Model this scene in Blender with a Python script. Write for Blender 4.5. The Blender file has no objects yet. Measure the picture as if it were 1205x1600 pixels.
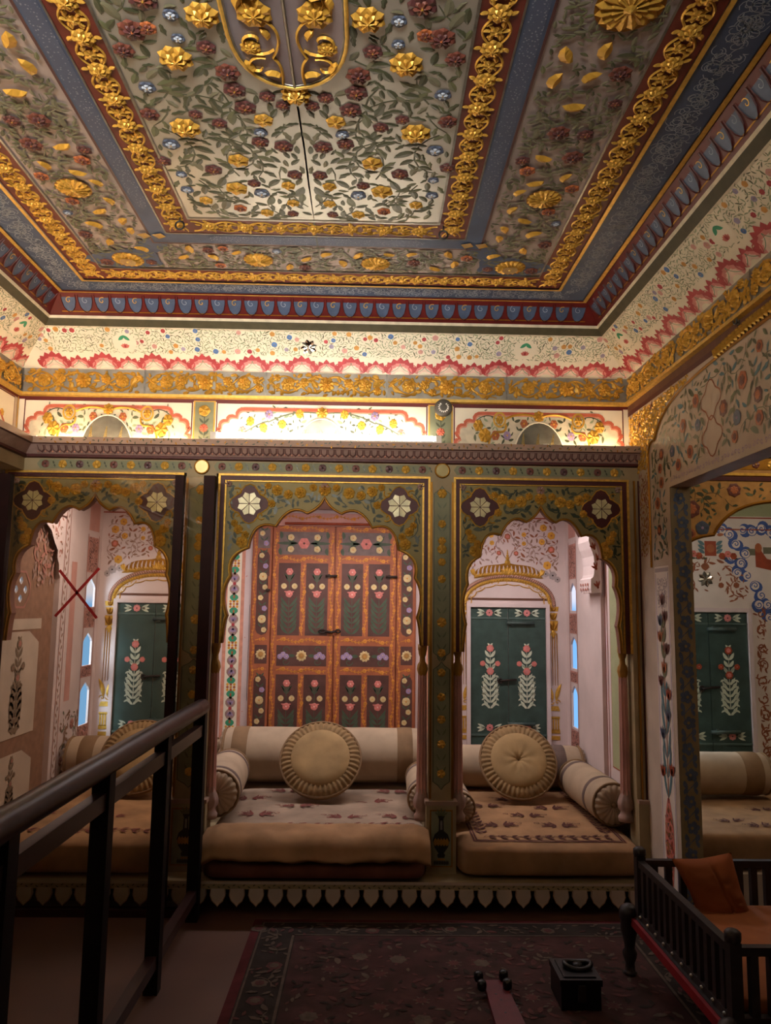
import bpy, math, random
from math import sin, cos, pi, hypot, atan2, radians, sqrt
from mathutils import Vector, Matrix, noise

C = bpy.context.scene.collection
HC = 1.30                      # camera height above the floor
F_PX = 1200.0
PITCH, YAW, ROLL = radians(7.17), radians(1.14), radians(.74)
fw = Vector((sin(YAW)*cos(PITCH), cos(YAW)*cos(PITCH), sin(PITCH)))
r0 = Vector((cos(YAW), -sin(YAW), 0)); u0 = r0.cross(fw)
rt = r0*cos(ROLL)+u0*sin(ROLL); up = u0*cos(ROLL)-r0*sin(ROLL)
def P(px, py, **k):            # photograph pixel -> point on a plane x=, y= or z= of the room
    v = fw+rt*((px-602.5)/F_PX)-up*((py-800)/F_PX)
    a, d = list(k.items())[0]; i = 'xyz'.index(a)
    return v*((d-(HC if i == 2 else 0))/v[i])+Vector((0, 0, HC))

# ------------------------------------------------------------------ materials
def lin(h):
    h = h.lstrip('#'); o = []
    for i in (0, 2, 4):
        c = int(h[i:i+2], 16)/255
        o.append(c/12.92 if c <= .04045 else ((c+.055)/1.055)**2.4)
    return o
MATS = {}
def mat(name, col, rough=.6, metal=0., var=.12, scale=25., bump=0., spec=.4, kind=None, emit=0.):
    m = bpy.data.materials.new(name); m.use_nodes = True
    nt = m.node_tree; N = nt.nodes; L = nt.links
    b = N['Principled BSDF']
    b.inputs['Roughness'].default_value = rough; b.inputs['Metallic'].default_value = metal
    b.inputs['Specular IOR Level'].default_value = spec
    c = lin(col)
    tc = N.new('ShaderNodeTexCoord')
    nz = N.new('ShaderNodeTexNoise'); nz.inputs['Scale'].default_value = scale; nz.inputs['Detail'].default_value = 4
    L.new(tc.outputs['Object'], nz.inputs['Vector'])
    rp = N.new('ShaderNodeValToRGB')
    rp.color_ramp.elements[0].position = .3; rp.color_ramp.elements[1].position = .7
    rp.color_ramp.elements[0].color = [max(0, x*(1-var*1.6)) for x in c]+[1]
    rp.color_ramp.elements[1].color = [min(1, x*(1+var)) for x in c]+[1]
    L.new(nz.outputs['Fac'], rp.inputs['Fac'])
    out = rp.outputs['Color']
    if kind:
        out = kind(N, L, tc, out, c)
    L.new(out, b.inputs['Base Color'])
    if bump:
        bp = N.new('ShaderNodeBump'); bp.inputs['Strength'].default_value = bump; bp.inputs['Distance'].default_value = .004
        n2 = N.new('ShaderNodeTexNoise'); n2.inputs['Scale'].default_value = scale*3; n2.inputs['Detail'].default_value = 5
        L.new(tc.outputs['Object'], n2.inputs['Vector'])
        L.new(n2.outputs['Fac'], bp.inputs['Height']); L.new(bp.outputs['Normal'], b.inputs['Normal'])
    if emit:
        b.inputs['Emission Color'].default_value = c+[1]; b.inputs['Emission Strength'].default_value = emit
    MATS[name] = m
    return m
def k_voronoi(col2, scale, lo, hi):
    def f(N, L, tc, out, c):
        v = N.new('ShaderNodeTexVoronoi'); v.inputs['Scale'].default_value = scale
        L.new(tc.outputs['Object'], v.inputs['Vector'])
        r = N.new('ShaderNodeMapRange'); r.inputs['From Min'].default_value = lo; r.inputs['From Max'].default_value = hi
        L.new(v.outputs['Distance'], r.inputs['Value'])
        mx = N.new('ShaderNodeMix'); mx.data_type = 'RGBA'
        L.new(r.outputs['Result'], mx.inputs['Factor'])
        mx.inputs['A'].default_value = lin(col2)+[1]; L.new(out, mx.inputs['B'])
        return mx.outputs['Result']
    return f
def k_noise(col2, scale, lo, hi, detail=6):
    def f(N, L, tc, out, c):
        v = N.new('ShaderNodeTexNoise'); v.inputs['Scale'].default_value = scale; v.inputs['Detail'].default_value = detail
        L.new(tc.outputs['Object'], v.inputs['Vector'])
        r = N.new('ShaderNodeMapRange'); r.inputs['From Min'].default_value = lo; r.inputs['From Max'].default_value = hi
        L.new(v.outputs['Fac'], r.inputs['Value'])
        mx = N.new('ShaderNodeMix'); mx.data_type = 'RGBA'
        L.new(r.outputs['Result'], mx.inputs['Factor'])
        L.new(out, mx.inputs['A']); mx.inputs['B'].default_value = lin(col2)+[1]
        return mx.outputs['Result']
    return f

mat('gold', '#d9aa4a', .42, .45, .15, 60)
mat('gold_bright', '#e2b85a', .38, .5, .12, 60)
mat('gold_dark', '#9a6a1c', .42, .6)
mat('gold_paint', '#cfa040', .45, .35)
mat('ochre', '#a8772c', .6)
mat('ochre_wash', '#b7884a', .7)
mat('silver_field', '#b6b4aa', 0.36, .5, .1, 6)
mat('silver_panel', '#b2a5a2', .5, .2, .08, 6)
mat('silver_leaf', '#8d8a82', .34, .75, .2, 30)
mat('leaf_dark', '#4b503a', 0.38)
mat('leaf_mid', '#666b4c', 0.42)
mat('leaf_pale', '#9aa682', .6)
mat('leaf_grey', '#77765f', .55)
mat('leaf_bright', '#3f9a72', .6)
mat('leaf_blue', '#5d8088', .6)
mat('blue_drop', '#4f5d78', .45, .15)
mat('arch_leaf', '#2e3723', .5)
mat('star_glass', '#d6cb9c', .3, .08, .15, 30)
mat('dab_orange', '#dba45c', .65)
mat('dab_blue', '#5d83ba', .65)
mat('dab_red', '#c4525a', .65)
mat('dab_pink', '#d8a49c', .65)
mat('dab_violet', '#aaa2bd', .65)
mat('niche_plant', '#84705c', .7)
mat('red_border', '#6f2a1f', .5, 0, .15, 12)
mat('dark_red', '#4c1614', .5)
mat('deep_red', '#5e1513', .45)
mat('flower_red', '#6f3f34', .45)
mat('flower_wine', '#573535', .4)
mat('flower_orange', '#b0653c', .5)
mat('flower_pink', '#d77f74', .55)
mat('flower_pink_light', '#eec0b2', .6)
mat('flower_blue', '#505a6e', .5)
mat('flower_violet', '#a48cae', .6)
mat('flower_yellow', '#e0a63a', .55)
mat('lotus_red', '#b5444a', .6)
mat('lotus_pink', '#d98a86', .6)
mat('lotus_pale', '#efd2c4', .6)
mat('blue_band', '#4a5a78', .5, .1, .12, 10)
mat('blue_scroll', '#a9b4c4', .5)
mat('blue_strip', '#515d78', .5, .15, .05, 8, kind=k_voronoi('#8b95a6', 110, .18, .3))
mat('cream', '#efe6d0', .7, 0, .05, 8)
mat('cream_deep', '#d9ceb4', .7)  # deeper cream of the cornice strips and the richer panel grounds
mat('coral', '#c8664c', .65)
mat('coral_pale', '#dc9a80', .65)
mat('olive_trim', '#4b4632', .6)
mat('green_panel', '#838466', .6, 0, .1, 12)
mat('arcade_beige', '#a3906c', .6, 0, .12, 9)
mat('arcade_rose', '#a98a76', .6, 0, .1, 9)
mat('arch_olive', '#8c7d4c', .55, .1, .12, 9)
mat('arch_edge', '#84594a', .6)
mat('rose_moulding', '#a98b80', .6)
mat('rose_dark', '#6e4a44', .6)
mat('mirror', '#e9e6da', .08, 1., .02)
mat('mirror_warm', '#d6c48c', .18, .9, .1)
mat('mirror_grey', '#8f8d80', .22, .7, .25, 14)
mat('relief_ground', '#9c968a', .4, .35, .2, 14)
mat('ceiling_mirror_glass', '#b4adb4', .16, .55, .15, 5)
mat('jamb_blue', '#66738c', .55)
mat('alcove_wall', '#dccac6', .75, 0, .06, 5)
mat('alcove_pink', '#cf9a8e', .7, 0, .1, 8)
mat('alcove_pink_dark', '#b27a6c', .7)
mat('alcove_brown', '#94705a', .7)
mat('plaster_white', '#e4d8cc', .75, 0, .06, 7)
mat('plaster_warm', '#c4b29f', .75, 0, .08, 7)
mat('green_wash', '#a9ad84', .7, 0, .06, 10, kind=k_voronoi('#8f966a', 60, .1, .2))
mat('shutter_green', '#3d524b', .55, 0, .15, 14)
mat('shutter_green_light', '#566b64', .55)
mat('shutter_leaf', '#cfd8c0', .6)
mat('door_orange', '#a8603f', .55, 0, .12, 18)
mat('door_brown', '#5c3c35', .55, 0, .15, 14)
mat('door_slate', '#786660', .6)
mat('door_gold', '#d98f3c', .55)
mat('door_green', '#4c5a46', .6)
mat('door_petal', '#d9c08a', .6)
mat('iron', '#3a302b', .5, .5)
mat('bolt_grey', '#4f5f5a', .5, .3)
mat('sky_blue', '#4560a0', .6)
mat('brick_red', '#a24a2c', .65)
mat('tan_vine', '#9a5c3c', .65)
mat('mattress', '#998470', .9, 0, .16, 7, .25)
mat('mattress_tan', '#a07a55', .9, 0, .18, 8, .25)
mat('mattress_red', '#6a3f30', .9, 0, .2, 9, .25)
mat('bolster', '#b09a80', .85, 0, .1, 8, .15)
mat('bolster_band', '#866a4c', .85, 0, .1, 12, .15)
mat('bolster_grey', '#6a5850', .85)
mat('cushion', '#a88a5e', .85, 0, .15, 9, .2)
mat('cushion_rim', '#93764f', .85, 0, .15, 20, .2)
mat('piping', '#86694a', .85)
mat('embroidery', '#723a34', .85)
mat('embroidery_dark', '#512822', .85)
mat('orange_cloth', '#96522a', .85, 0, .12, 9, .25)
mat('orange_light', '#9a5a30', .85, 0, .12, 9, .25)
mat('bed_wood', '#2d2627', .5, 0, .2, 20, .1)
mat('bed_red', '#86141f', .6)
mat('rail_wood', '#2e1815', .38, 0, .2, 14, .05, .35)
mat('post_dark', '#150f0f', .55, 0, .2, 14, 0, .15)
mat('screen_wood', '#2c120f', .6, 0, .15, 14, 0, .15)
mat('tape_red', '#c01f1a', .6)
mat('floor_stone', '#5c4237', .45, 0, .12, 3, .05)
mat('carpet_red', '#493231', .95, 0, .2, 10, .3, .1, k_noise('#3a2d2a', 9, .45, .7))
mat('carpet_border', '#352e2b', .95, 0, .2, 10, .3, .1)
mat('carpet_motif', '#54463c', .95, 0, .2, 30)
mat('carpet_motif_red', '#512c2a', .95, 0, .2, 30)
mat('carpet_edge', '#54282a', .95, 0, .2, 10, .3, .1)
mat('toy_red', '#5e1a22', .55)
mat('black', '#141112', .4)
mat('black_metal', '#1b191a', .38, .4)
mat('dial_grey', '#5b564e', .5, .2)
mat('white_paint', '#ebe6dc', .5)
mat('black_vase', '#262622', .5)
mat('outline_brown', '#6a4636', .65)
mat('tube_light', '#fff6e8', .5, emit=22.)
mat('warm_light', '#ffe2b8', .5, emit=22.)
gl = bpy.data.materials.new('screen_glass'); gl.use_nodes = True
N, L = gl.node_tree.nodes, gl.node_tree.links
N.remove(N['Principled BSDF'])
t_ = N.new('ShaderNodeBsdfTransparent'); t_.inputs['Color'].default_value = (.90, .85, .77, 1)
g_ = N.new('ShaderNodeBsdfGlossy'); g_.inputs['Roughness'].default_value = .02; g_.inputs['Color'].default_value = (1, 1, 1, 1)
f_ = N.new('ShaderNodeFresnel'); f_.inputs['IOR'].default_value = 1.45
x_ = N.new('ShaderNodeMixShader')
L.new(f_.outputs[0], x_.inputs[0]); L.new(t_.outputs[0], x_.inputs[1]); L.new(g_.outputs[0], x_.inputs[2])
L.new(x_.outputs[0], N['Material Output'].inputs['Surface'])
MATS['screen_glass'] = gl

# ------------------------------------------------------------------ objects
def thing(name, label, cat, loc=(0, 0, 0), group=None, kind=None):
    o = bpy.data.objects.new(name, None); C.objects.link(o); o.location = loc
    o.empty_display_size = .05
    return tag(o, label, cat, group, kind)
def tag(o, label=None, cat=None, group=None, kind=None):
    if label: o['label'] = label
    if cat: o['category'] = cat
    if group: o['group'] = group
    if kind: o['kind'] = kind
    return o
def structure(o): o['kind'] = 'structure'; return o

def idm(u, v, h): return (u, v, h)
class B:
    """Collects shapes in a plane (u, v, height) or in space and links them as ONE mesh object."""
    def __init__(s, mp=None):
        s.v = []; s.f = []; s.mi = []; s.sm = []; s.mats = []; s.mp = mp or idm; s.M = (1, 0, 0, 1, 0, 0); s.stk = []
    def m(s, n):
        if n not in s.mats: s.mats.append(n)
        return s.mats.index(n)
    def push(s, tx=0, ty=0, rot=0, sx=1, sy=1):
        s.stk.append(s.M)
        c, n = cos(rot), sin(rot); a, b, d, e = c*sx, -n*sy, n*sx, c*sy
        A, Bb, D, E, X, Y = s.M
        s.M = (A*a+Bb*d, A*b+Bb*e, D*a+E*d, D*b+E*e, A*tx+Bb*ty+X, D*tx+E*ty+Y)
    def pop(s): s.M = s.stk.pop()
    def p(s, u, v, h=0):
        A, Bb, D, E, X, Y = s.M
        s.v.append(tuple(s.mp(A*u+Bb*v+X, D*u+E*v+Y, h))); return len(s.v)-1
    def face(s, ids, m, sm=False):
        s.f.append(tuple(ids)); s.mi.append(s.m(m)); s.sm.append(sm)
    # --- flat ornament
    def poly(s, pts, m, h=0): s.face([s.p(a, b, h) for a, b in pts], m)
    def rect(s, a, b, c, d, m, h=0): s.poly([(a, b), (c, b), (c, d), (a, d)], m, h)
    def dome(s, pts, m, h=0, dh=.004, cen=None):
        if cen is None: cen = (sum(q[0] for q in pts)/len(pts), sum(q[1] for q in pts)/len(pts))
        ids = [s.p(a, b, h) for a, b in pts]; c = s.p(cen[0], cen[1], h+dh)
        for i in range(len(ids)): s.face((ids[i], ids[(i+1) % len(ids)], c), m)
    def disc(s, u, v, r, m, h=0, n=14, dh=0, ry=None):
        ry = ry or r
        pts = [(u+r*cos(2*pi*i/n), v+ry*sin(2*pi*i/n)) for i in range(n)]
        if dh: s.dome(pts, m, h, dh, (u, v))
        else: s.poly(pts, m, h)
    def ring(s, u, v, r0_, r1_, m, h=0, n=20, ry=1.):
        a = [s.p(u+r0_*cos(2*pi*i/n), v+ry*r0_*sin(2*pi*i/n), h) for i in range(n)]
        b = [s.p(u+r1_*cos(2*pi*i/n), v+ry*r1_*sin(2*pi*i/n), h) for i in range(n)]
        for i in range(n): j = (i+1) % n; s.face((a[i], a[j], b[j], b[i]), m)
    def leaf(s, u, v, a, ln, w, m, h=.001, r=0., bend=0., fat=.45, ms=None, notch=False):
        T = (0., .16, .36, .58, .8, 1.)
        prev = None; x, y, an = u, v, a-bend/2
        for k, t in enumerate(T):
            if k:
                an = a-bend/2+bend*t; st = ln*(t-T[k-1]); x += st*cos(an); y += st*sin(an)
            wd = w/2*(sin(pi*t**.9)**.8 if fat > .4 else sin(pi*t**1.35)**.6) if 0 < t < 1 else 0
            if notch and k in (2, 4): wd *= .62
            nx, ny = -sin(an)*wd, cos(an)*wd
            mm = ms[min(k-1, len(ms)-1)] if ms and k else m
            if k == 0: cur = (s.p(x, y, h),)
            elif k == len(T)-1: cur = (s.p(x, y, h),)
            elif r: cur = (s.p(x-nx, y-ny, h), s.p(x, y, h+r), s.p(x+nx, y+ny, h))
            else: cur = (s.p(x-nx, y-ny, h), s.p(x+nx, y+ny, h))
            if prev is not None:
                if len(prev) == 1:
                    for q in range(len(cur)-1): s.face((prev[0], cur[q], cur[q+1]), mm)
                elif len(cur) == 1:
                    for q in range(len(prev)-1): s.face((prev[q], cur[0], prev[q+1]), mm)
                else:
                    for q in range(len(cur)-1): s.face((prev[q], cur[q], cur[q+1], prev[q+1]), mm)
            prev = cur
        return x, y
    def vine(s, pts, w, m, h=.001, r=0.):
        prev = None
        for i, (x, y) in enumerate(pts):
            a = pts[max(0, i-1)]; b = pts[min(len(pts)-1, i+1)]
            d = hypot(b[0]-a[0], b[1]-a[1]) or 1
            k = w/2*(1 if i < len(pts)-1 else .4)
            nx, ny = -(b[1]-a[1])/d*k, (b[0]-a[0])/d*k
            if r: cur = (s.p(x-nx, y-ny, h), s.p(x, y, h+r), s.p(x+nx, y+ny, h))
            else: cur = (s.p(x-nx, y-ny, h), s.p(x+nx, y+ny, h))
            if prev:
                for q in range(len(cur)-1): s.face((prev[q], cur[q], cur[q+1], prev[q+1]), m)
            prev = cur
    def flower(s, u, v, r, n, m, m2=None, mc='gold_dark', h=.002, dh=None, rot=0., fatk=.94):
        dh = r*.14 if dh is None else dh
        for k in range(n):
            a = rot+2*pi*k/n
            s.leaf(u, v, a, r, 2*r*sin(pi/n)*fatk, m, h, dh, 0, .3)
        if m2:
            for k in range(n):
                a = rot+2*pi*(k+.5)/n
                s.leaf(u, v, a, r*.6, 1.05*r*sin(pi/n)*fatk, m2, h+dh*.6+.0006, dh, 0, .3)
        s.disc(u, v, r*.2, mc, h+dh*1.1, 8, dh*.8)
    def spiral(s, u, v, r, a0, turns, w, m, h=.001, rr=0., sgn=1, n=16):
        pts = []
        for i in range(n+1):
            t = i/n; q = r*(1-t)**1.1+r*.12*t
            pts.append((u+q*cos(a0+sgn*2*pi*turns*t), v+q*sin(a0+sgn*2*pi*turns*t)))
        s.vine(pts, w, m, h, rr)
    # --- solids
    def box(s, x0, x1, y0, y1, z0, z1, m, bev=0.):
        q = [s.p(x, y, z) for z in (z0, z1) for x, y in ((x0, y0), (x1, y0), (x1, y1), (x0, y1))]
        for f in ((0, 3, 2, 1), (4, 5, 6, 7), (0, 1, 5, 4), (1, 2, 6, 5), (2, 3, 7, 6), (3, 0, 4, 7)):
            s.face([q[i] for i in f], m)
    def extrude(s, pts, h0, h1, m, ms=None, caps=(True, True)):
        a = [s.p(x, y, h0) for x, y in pts]; b = [s.p(x, y, h1) for x, y in pts]; n = len(pts)
        if caps[0]: s.face(a[::-1], m)
        if caps[1]: s.face(b, m)
        for i in range(n): j = (i+1) % n; s.face((a[i], a[j], b[j], b[i]), ms or m)
    def tube(s, pts, r, m, n=8, cap=True, closed=False, sc=None):
        pts = [Vector(p) for p in pts]; K = len(pts); rings = []
        refn = None
        for i in range(K):
            if closed: t = pts[(i+1) % K]-pts[i-1]
            else: t = pts[min(K-1, i+1)]-pts[max(0, i-1)]
            t.normalize()
            if refn is None:
                refn = t.orthogonal().normalized()
            refn = (refn-t*refn.dot(t)).normalized(); bn = t.cross(refn)
            rr = r if sc is None else r*sc[i]
            rings.append([s.p(*(pts[i]+refn*rr*cos(2*pi*k/n)+bn*rr*sin(2*pi*k/n))) for k in range(n)])
        for i in range(K if closed else K-1):
            A, Bq = rings[i], rings[(i+1) % K]
            for k in range(n): j = (k+1) % n; s.face((A[k], A[j], Bq[j], Bq[k]), m, True)
        if cap and not closed: s.face(rings[0][::-1], m); s.face(rings[-1], m)
    def lathe(s, prof, m, org, ax=(0, 0, 1), n=24, mod=None, ms=None, flat=False):
        ax = Vector(ax).normalized(); e1 = ax.orthogonal().normalized(); e2 = ax.cross(e1); org = Vector(org)
        rings = []
        for i, (r, t) in enumerate(prof):
            if r < 1e-6: rings.append([s.p(*(org+ax*t))]); continue
            R = []
            for k in range(n):
                a = 2*pi*k/n; q, dt = (r, 0) if mod is None else mod(r, t, a, i)
                R.append(s.p(*(org+ax*(t+dt)+e1*q*cos(a)+e2*q*sin(a))))
            rings.append(R)
        for i in range(len(rings)-1):
            A, Bq = rings[i], rings[i+1]; mm = ms[i] if ms else m
            for k in range(n):
                j = (k+1) % n
                if len(A) == 1 and len(Bq) == 1: continue
                if len(A) == 1: s.face((A[0], Bq[j], Bq[k]), mm, not flat)
                elif len(Bq) == 1: s.face((A[k], A[j], Bq[0]), mm, not flat)
                else: s.face((A[k], A[j], Bq[j], Bq[k]), mm, not flat)
    def holes(s, outer, hs, m, h=0, depth=.08, mr=None):
        from mathutils.geometry import tessellate_polygon
        loops = [outer]+hs
        vs = [q for lp in loops for q in lp]
        ids = [s.p(a, b, h) for a, b in vs]
        for t in tessellate_polygon([[Vector((a, b, 0)) for a, b in lp] for lp in loops]):
            s.face([ids[i] for i in t], m)
        for lp in hs:
            a = [s.p(x, y, h) for x, y in lp]; b = [s.p(x, y, h-depth) for x, y in lp]
            for i in range(len(lp)): j = (i+1) % len(lp); s.face((a[i], a[j], b[j], b[i]), mr or m)
    def build(s, name, parent=None, mod=None):
        me = bpy.data.meshes.new(name); me.from_pydata(s.v, [], s.f)
        for n in s.mats: me.materials.append(MATS[n])
        me.polygons.foreach_set('material_index', s.mi); me.polygons.foreach_set('use_smooth', s.sm)
        me.update()
        o = bpy.data.objects.new(name, me); C.objects.link(o)
        if parent is not None:
            o.parent = parent
            w = Matrix.Translation(parent.location)
            q = parent.parent
            if q is not None: w = Matrix.Identity(4)
            o.matrix_parent_inverse = w.inverted()
        return o

def pip(x, y, poly):
    c = False; j = len(poly)-1
    for i in range(len(poly)):
        xi, yi = poly[i]; xj, yj = poly[j]
        if (yi > y) != (yj > y) and x < (xj-xi)*(y-yi)/(yj-yi)+xi: c = not c
        j = i
    return c

class Occ:
    def __init__(s, cell): s.c = cell; s.g = {}
    def free(s, x, y, r):
        k = int(r/s.c)+2; cx, cy = int(x//s.c), int(y//s.c)
        for i in range(cx-k, cx+k+1):
            for j in range(cy-k, cy+k+1):
                for (a, b, q) in s.g.get((i, j), ()):
                    if hypot(a-x, b-y) < r+q: return False
        return True
    def add(s, x, y, r): s.g.setdefault((int(x//s.c), int(y//s.c)), []).append((x, y, r))

def vinefill(a, inside, bbox, seed, leaf_len, leaf_mats, stem_mat=None, n_vines=60, steps=7, flowers=(), rand_flowers=(), h=.001,
             ridge=0., leaf_w=.42, stem_w=.1, gap=.26, curl=1.2, mar=.35, single=140):
    """Scrolling foliage: flowers first, then curling stems with leaves set left and right wherever room is left."""
    rng = random.Random(seed); oc = Occ(leaf_len*.8)
    x0, y0, x1, y1 = bbox
    for (u, v, r, fn) in flowers:
        fn(a, u, v, r); oc.add(u, v, r*.95)
    for (cnt, r, fn) in rand_flowers:
        for _ in range(cnt*6):
            if cnt <= 0: break
            u, v = rng.uniform(x0, x1), rng.uniform(y0, y1); q = r*rng.uniform(.85, 1.15)
            if inside(u, v) and inside(u+q, v) and inside(u-q, v) and inside(u, v+q) and inside(u, v-q) and oc.free(u, v, q*1.15):
                fn(a, u, v, q); oc.add(u, v, q*.95); cnt -= 1
    def try_leaf(u, v, an, ln, bend):
        mx, my = u+cos(an)*ln*.58, v+sin(an)*ln*.58
        ex, ey = u+cos(an)*ln, v+sin(an)*ln
        if inside(mx, my) and inside(ex, ey) and oc.free(mx, my, ln*gap):
            a.leaf(u, v, an, ln, ln*leaf_w, rng.choice(leaf_mats), h+rng.random()*.0006, ridge, bend, notch=rng.random() < .35)
            oc.add(mx, my, ln*gap); return True
        return False
    for _ in range(n_vines*4):
        u, v = rng.uniform(x0, x1), rng.uniform(y0, y1)
        if not inside(u, v) or not oc.free(u, v, leaf_len*.25): continue
        an = rng.uniform(0, 2*pi); k = rng.choice((-1, 1))*rng.uniform(.5, 1)*curl/steps*2.2
        pts = [(u, v)]; sgn = 1
        st = leaf_len*.55; got = 0
        for i in range(steps):
            an += k*(1+i*.12)
            u2, v2 = u+cos(an)*st, v+sin(an)*st
            if not inside(u2, v2) or not oc.free(u2, v2, leaf_len*.02): break
            u, v = u2, v2; pts.append((u, v))
            got += try_leaf(u, v, an+sgn*rng.uniform(.7, 1.1), leaf_len*rng.uniform(.75, 1.15)*(1-.04*i), -sgn*.6)
            got += try_leaf(u, v, an-sgn*rng.uniform(.7, 1.1), leaf_len*rng.uniform(.6, .9)*(1-.04*i), sgn*.6)
            sgn = -sgn
        if stem_mat and len(pts) > 2 and got:
            a.vine(pts, leaf_len*stem_w, stem_mat, h*.6, ridge*.7)
    for _ in range(single*6):
        try_leaf(rng.uniform(x0, x1), rng.uniform(y0, y1), rng.uniform(0, 2*pi), leaf_len*rng.uniform(.45, .75), rng.uniform(-.8, .8))

def FL(n, m, m2=None, mc='gold_dark', dh=None, h=.002):
    return lambda a, u, v, r: a.flower(u, v, r, n, m, m2, mc, h, dh, rot=.3)
def bez(p0, p1, p2, n=8):
    return [((1-t)**2*p0[0]+2*t*(1-t)*p1[0]+t*t*p2[0], (1-t)**2*p0[1]+2*t*(1-t)*p1[1]+t*t*p2[1]) for t in [i/n for i in range(n+1)]]
def via(p0, q, p2, n=8):       # curve through q at its middle
    return bez(p0, (2*q[0]-.5*(p0[0]+p2[0]), 2*q[1]-.5*(p0[1]+p2[1])), p2, n)
# ================================================================== the room's upper shell
XL, XR, YW, YA, ZC, YF = -1.735, 1.28, 3.72, 3.60, 2.75, -1.3
XC = -.2275
def side_map(side, p0, z0, p1, z1):
    Lq = hypot(p1-p0, z1-z0); dp, dz = (p1-p0)/Lq, (z1-z0)/Lq; n_p, n_z = dz, -dp
    def f(u, v, h):
        p = p0+dp*v+n_p*h; z = z0+dz*v+n_z*h
        if side == 'back': return (u, YW-p, z)
        if side == 'right': return (XR-p, u, z)
        return (XL+p, u, z)
    f.L = Lq
    return f
def band(b, p0, z0, p1, z1, m, mp=None, sides=('back', 'left', 'right')):
    for s in sides:
        old = b.mp; b.mp = side_map(s, p0, z0, p1, z1); Lq = b.mp.L
        if s == 'back': b.poly([(XL+p0, 0), (XR-p0, 0), (XR-p1, Lq), (XL+p1, Lq)], m)
        else: b.poly([(YF, 0), (YW-p0, 0), (YW-p1, Lq), (YF, Lq)], m)
        b.mp = old

CX = -.23
def cmap(u, v, h): return (CX+u, v, ZC-h)
cb = B(cmap)
cb.poly([(-1.6, YF), (1.6, YF), (1.6, 3.6), (-1.6, 3.6)], 'silver_panel', -.004)
YB0 = -.9
def frame(b, x0, x1, y0, y1, m, h):
    """a band round three sides of the ceiling: offsets x0..x1 from the axis, y0..y1 at the back"""
    for s in (-1, 1): b.poly([(s*x0, YB0), (s*x1, YB0), (s*x1, y1), (s*x0, y0)], m, h)
    b.poly([(-x0, y0), (x0, y0), (x1, y1), (-x1, y1)], m, h)
cb.rect(-.475, YB0, .475, 2.748, 'silver_field', .0005)
frame(cb, .470, .478, 2.743, 2.751, 'silver_leaf', .004)
frame(cb, .475, .585, 2.748, 2.862, 'red_border', .001)
frame(cb, .585, .590, 2.862, 2.868, 'silver_leaf', .003)
frame(cb, .590, .655, 2.868, 2.945, 'blue_band', .001)
for s in (-1, 1):
    cb.poly([(s*.598, YB0), (s*.646, YB0), (s*.646, 2.62), (s*.640, 2.66), (s*.622, 2.69), (s*.604, 2.66), (s*.598, 2.62)], 'blue_strip', .002)
cb.poly([(-.40, 2.879), (.40, 2.879), (.44, 2.907), (.40, 2.936), (-.40, 2.936), (-.44, 2.907)], 'blue_strip', .002)
frame(cb, .655, .663, 2.945, 2.953, 'flower_wine', .002)
frame(cb, .95, .957, 3.19, 3.197, 'silver_leaf', .002)
frame(cb, .957, 1.068, 3.197, 3.31, 'red_border', .001)
frame(cb, 1.068, 1.082, 3.31, 3.324, 'gold_bright', .008)
frame(cb, 1.082, 1.215, 3.324, 3.44, 'blue_band', .001)
frame(cb, 1.215, 1.232, 3.44, 3.457, 'gold_bright', .008)
frame(cb, 1.232, 1.27, 3.457, 3.50, 'deep_red', .004)
ceiling = structure(cb.build('ceiling'))

# --- the large central field: foliage mirrored about the axis
f = B(cmap)
def cpt(px, py):
    q = P(px, py, z=ZC); return abs(q.x-CX), q.y
GBIG = lambda a, u, v, r: (a.flower(u, v, r, 8, 'gold', 'gold', 'gold_bright', .002, r*.2, .3))
GSM = lambda a, u, v, r: (a.flower(u, v, r, 6, 'gold', None, 'gold_bright', .002, r*.2, .3))
RED = FL(7, 'flower_red', 'flower_wine', 'flower_orange'); WINE = FL(6, 'flower_wine', 'flower_red', 'gold')
ORG = FL(6, 'flower_orange', 'flower_red', 'gold'); BLU = FL(5, 'flower_blue', 'blue_scroll', 'gold')
fl = []
for px, py, r, k in ((575, 30, .052, GBIG), (635, 100, .056, GBIG), (650, 208, .056, GBIG), (525, 190, .036, GSM), (582, 255, .042, GSM),
                     (597, 299, .046, GSM), (515, 291, .03, GSM), (515, 318, .028, GSM), (557, 145, .04, WINE), (690, 60, .045, RED),
                     (665, 55, .028, ORG), (712, 92, .035, RED), (548, 172, .04, WINE), (505, 230, .038, WINE), (692, 148, .03, BLU),
                     (680, 235, .034, BLU), (660, 10, .045, WINE), (700, 262, .034, WINE), (540, 225, .034, WINE), (560, 118, .042, RED),
                     (625, 272, .036, WINE), (650, 320, .03, GSM), (560, 305, .034, BLU), (600, 330, .03, ORG), (535, 210, .026, BLU),
                     (700, 190, .036, RED), (560, 335, .03, GSM), (520, 335, .026, WINE), (675, 305, .028, BLU)):
    u, v = cpt(px, py); fl.append((u, v, r*.88, k))
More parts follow.
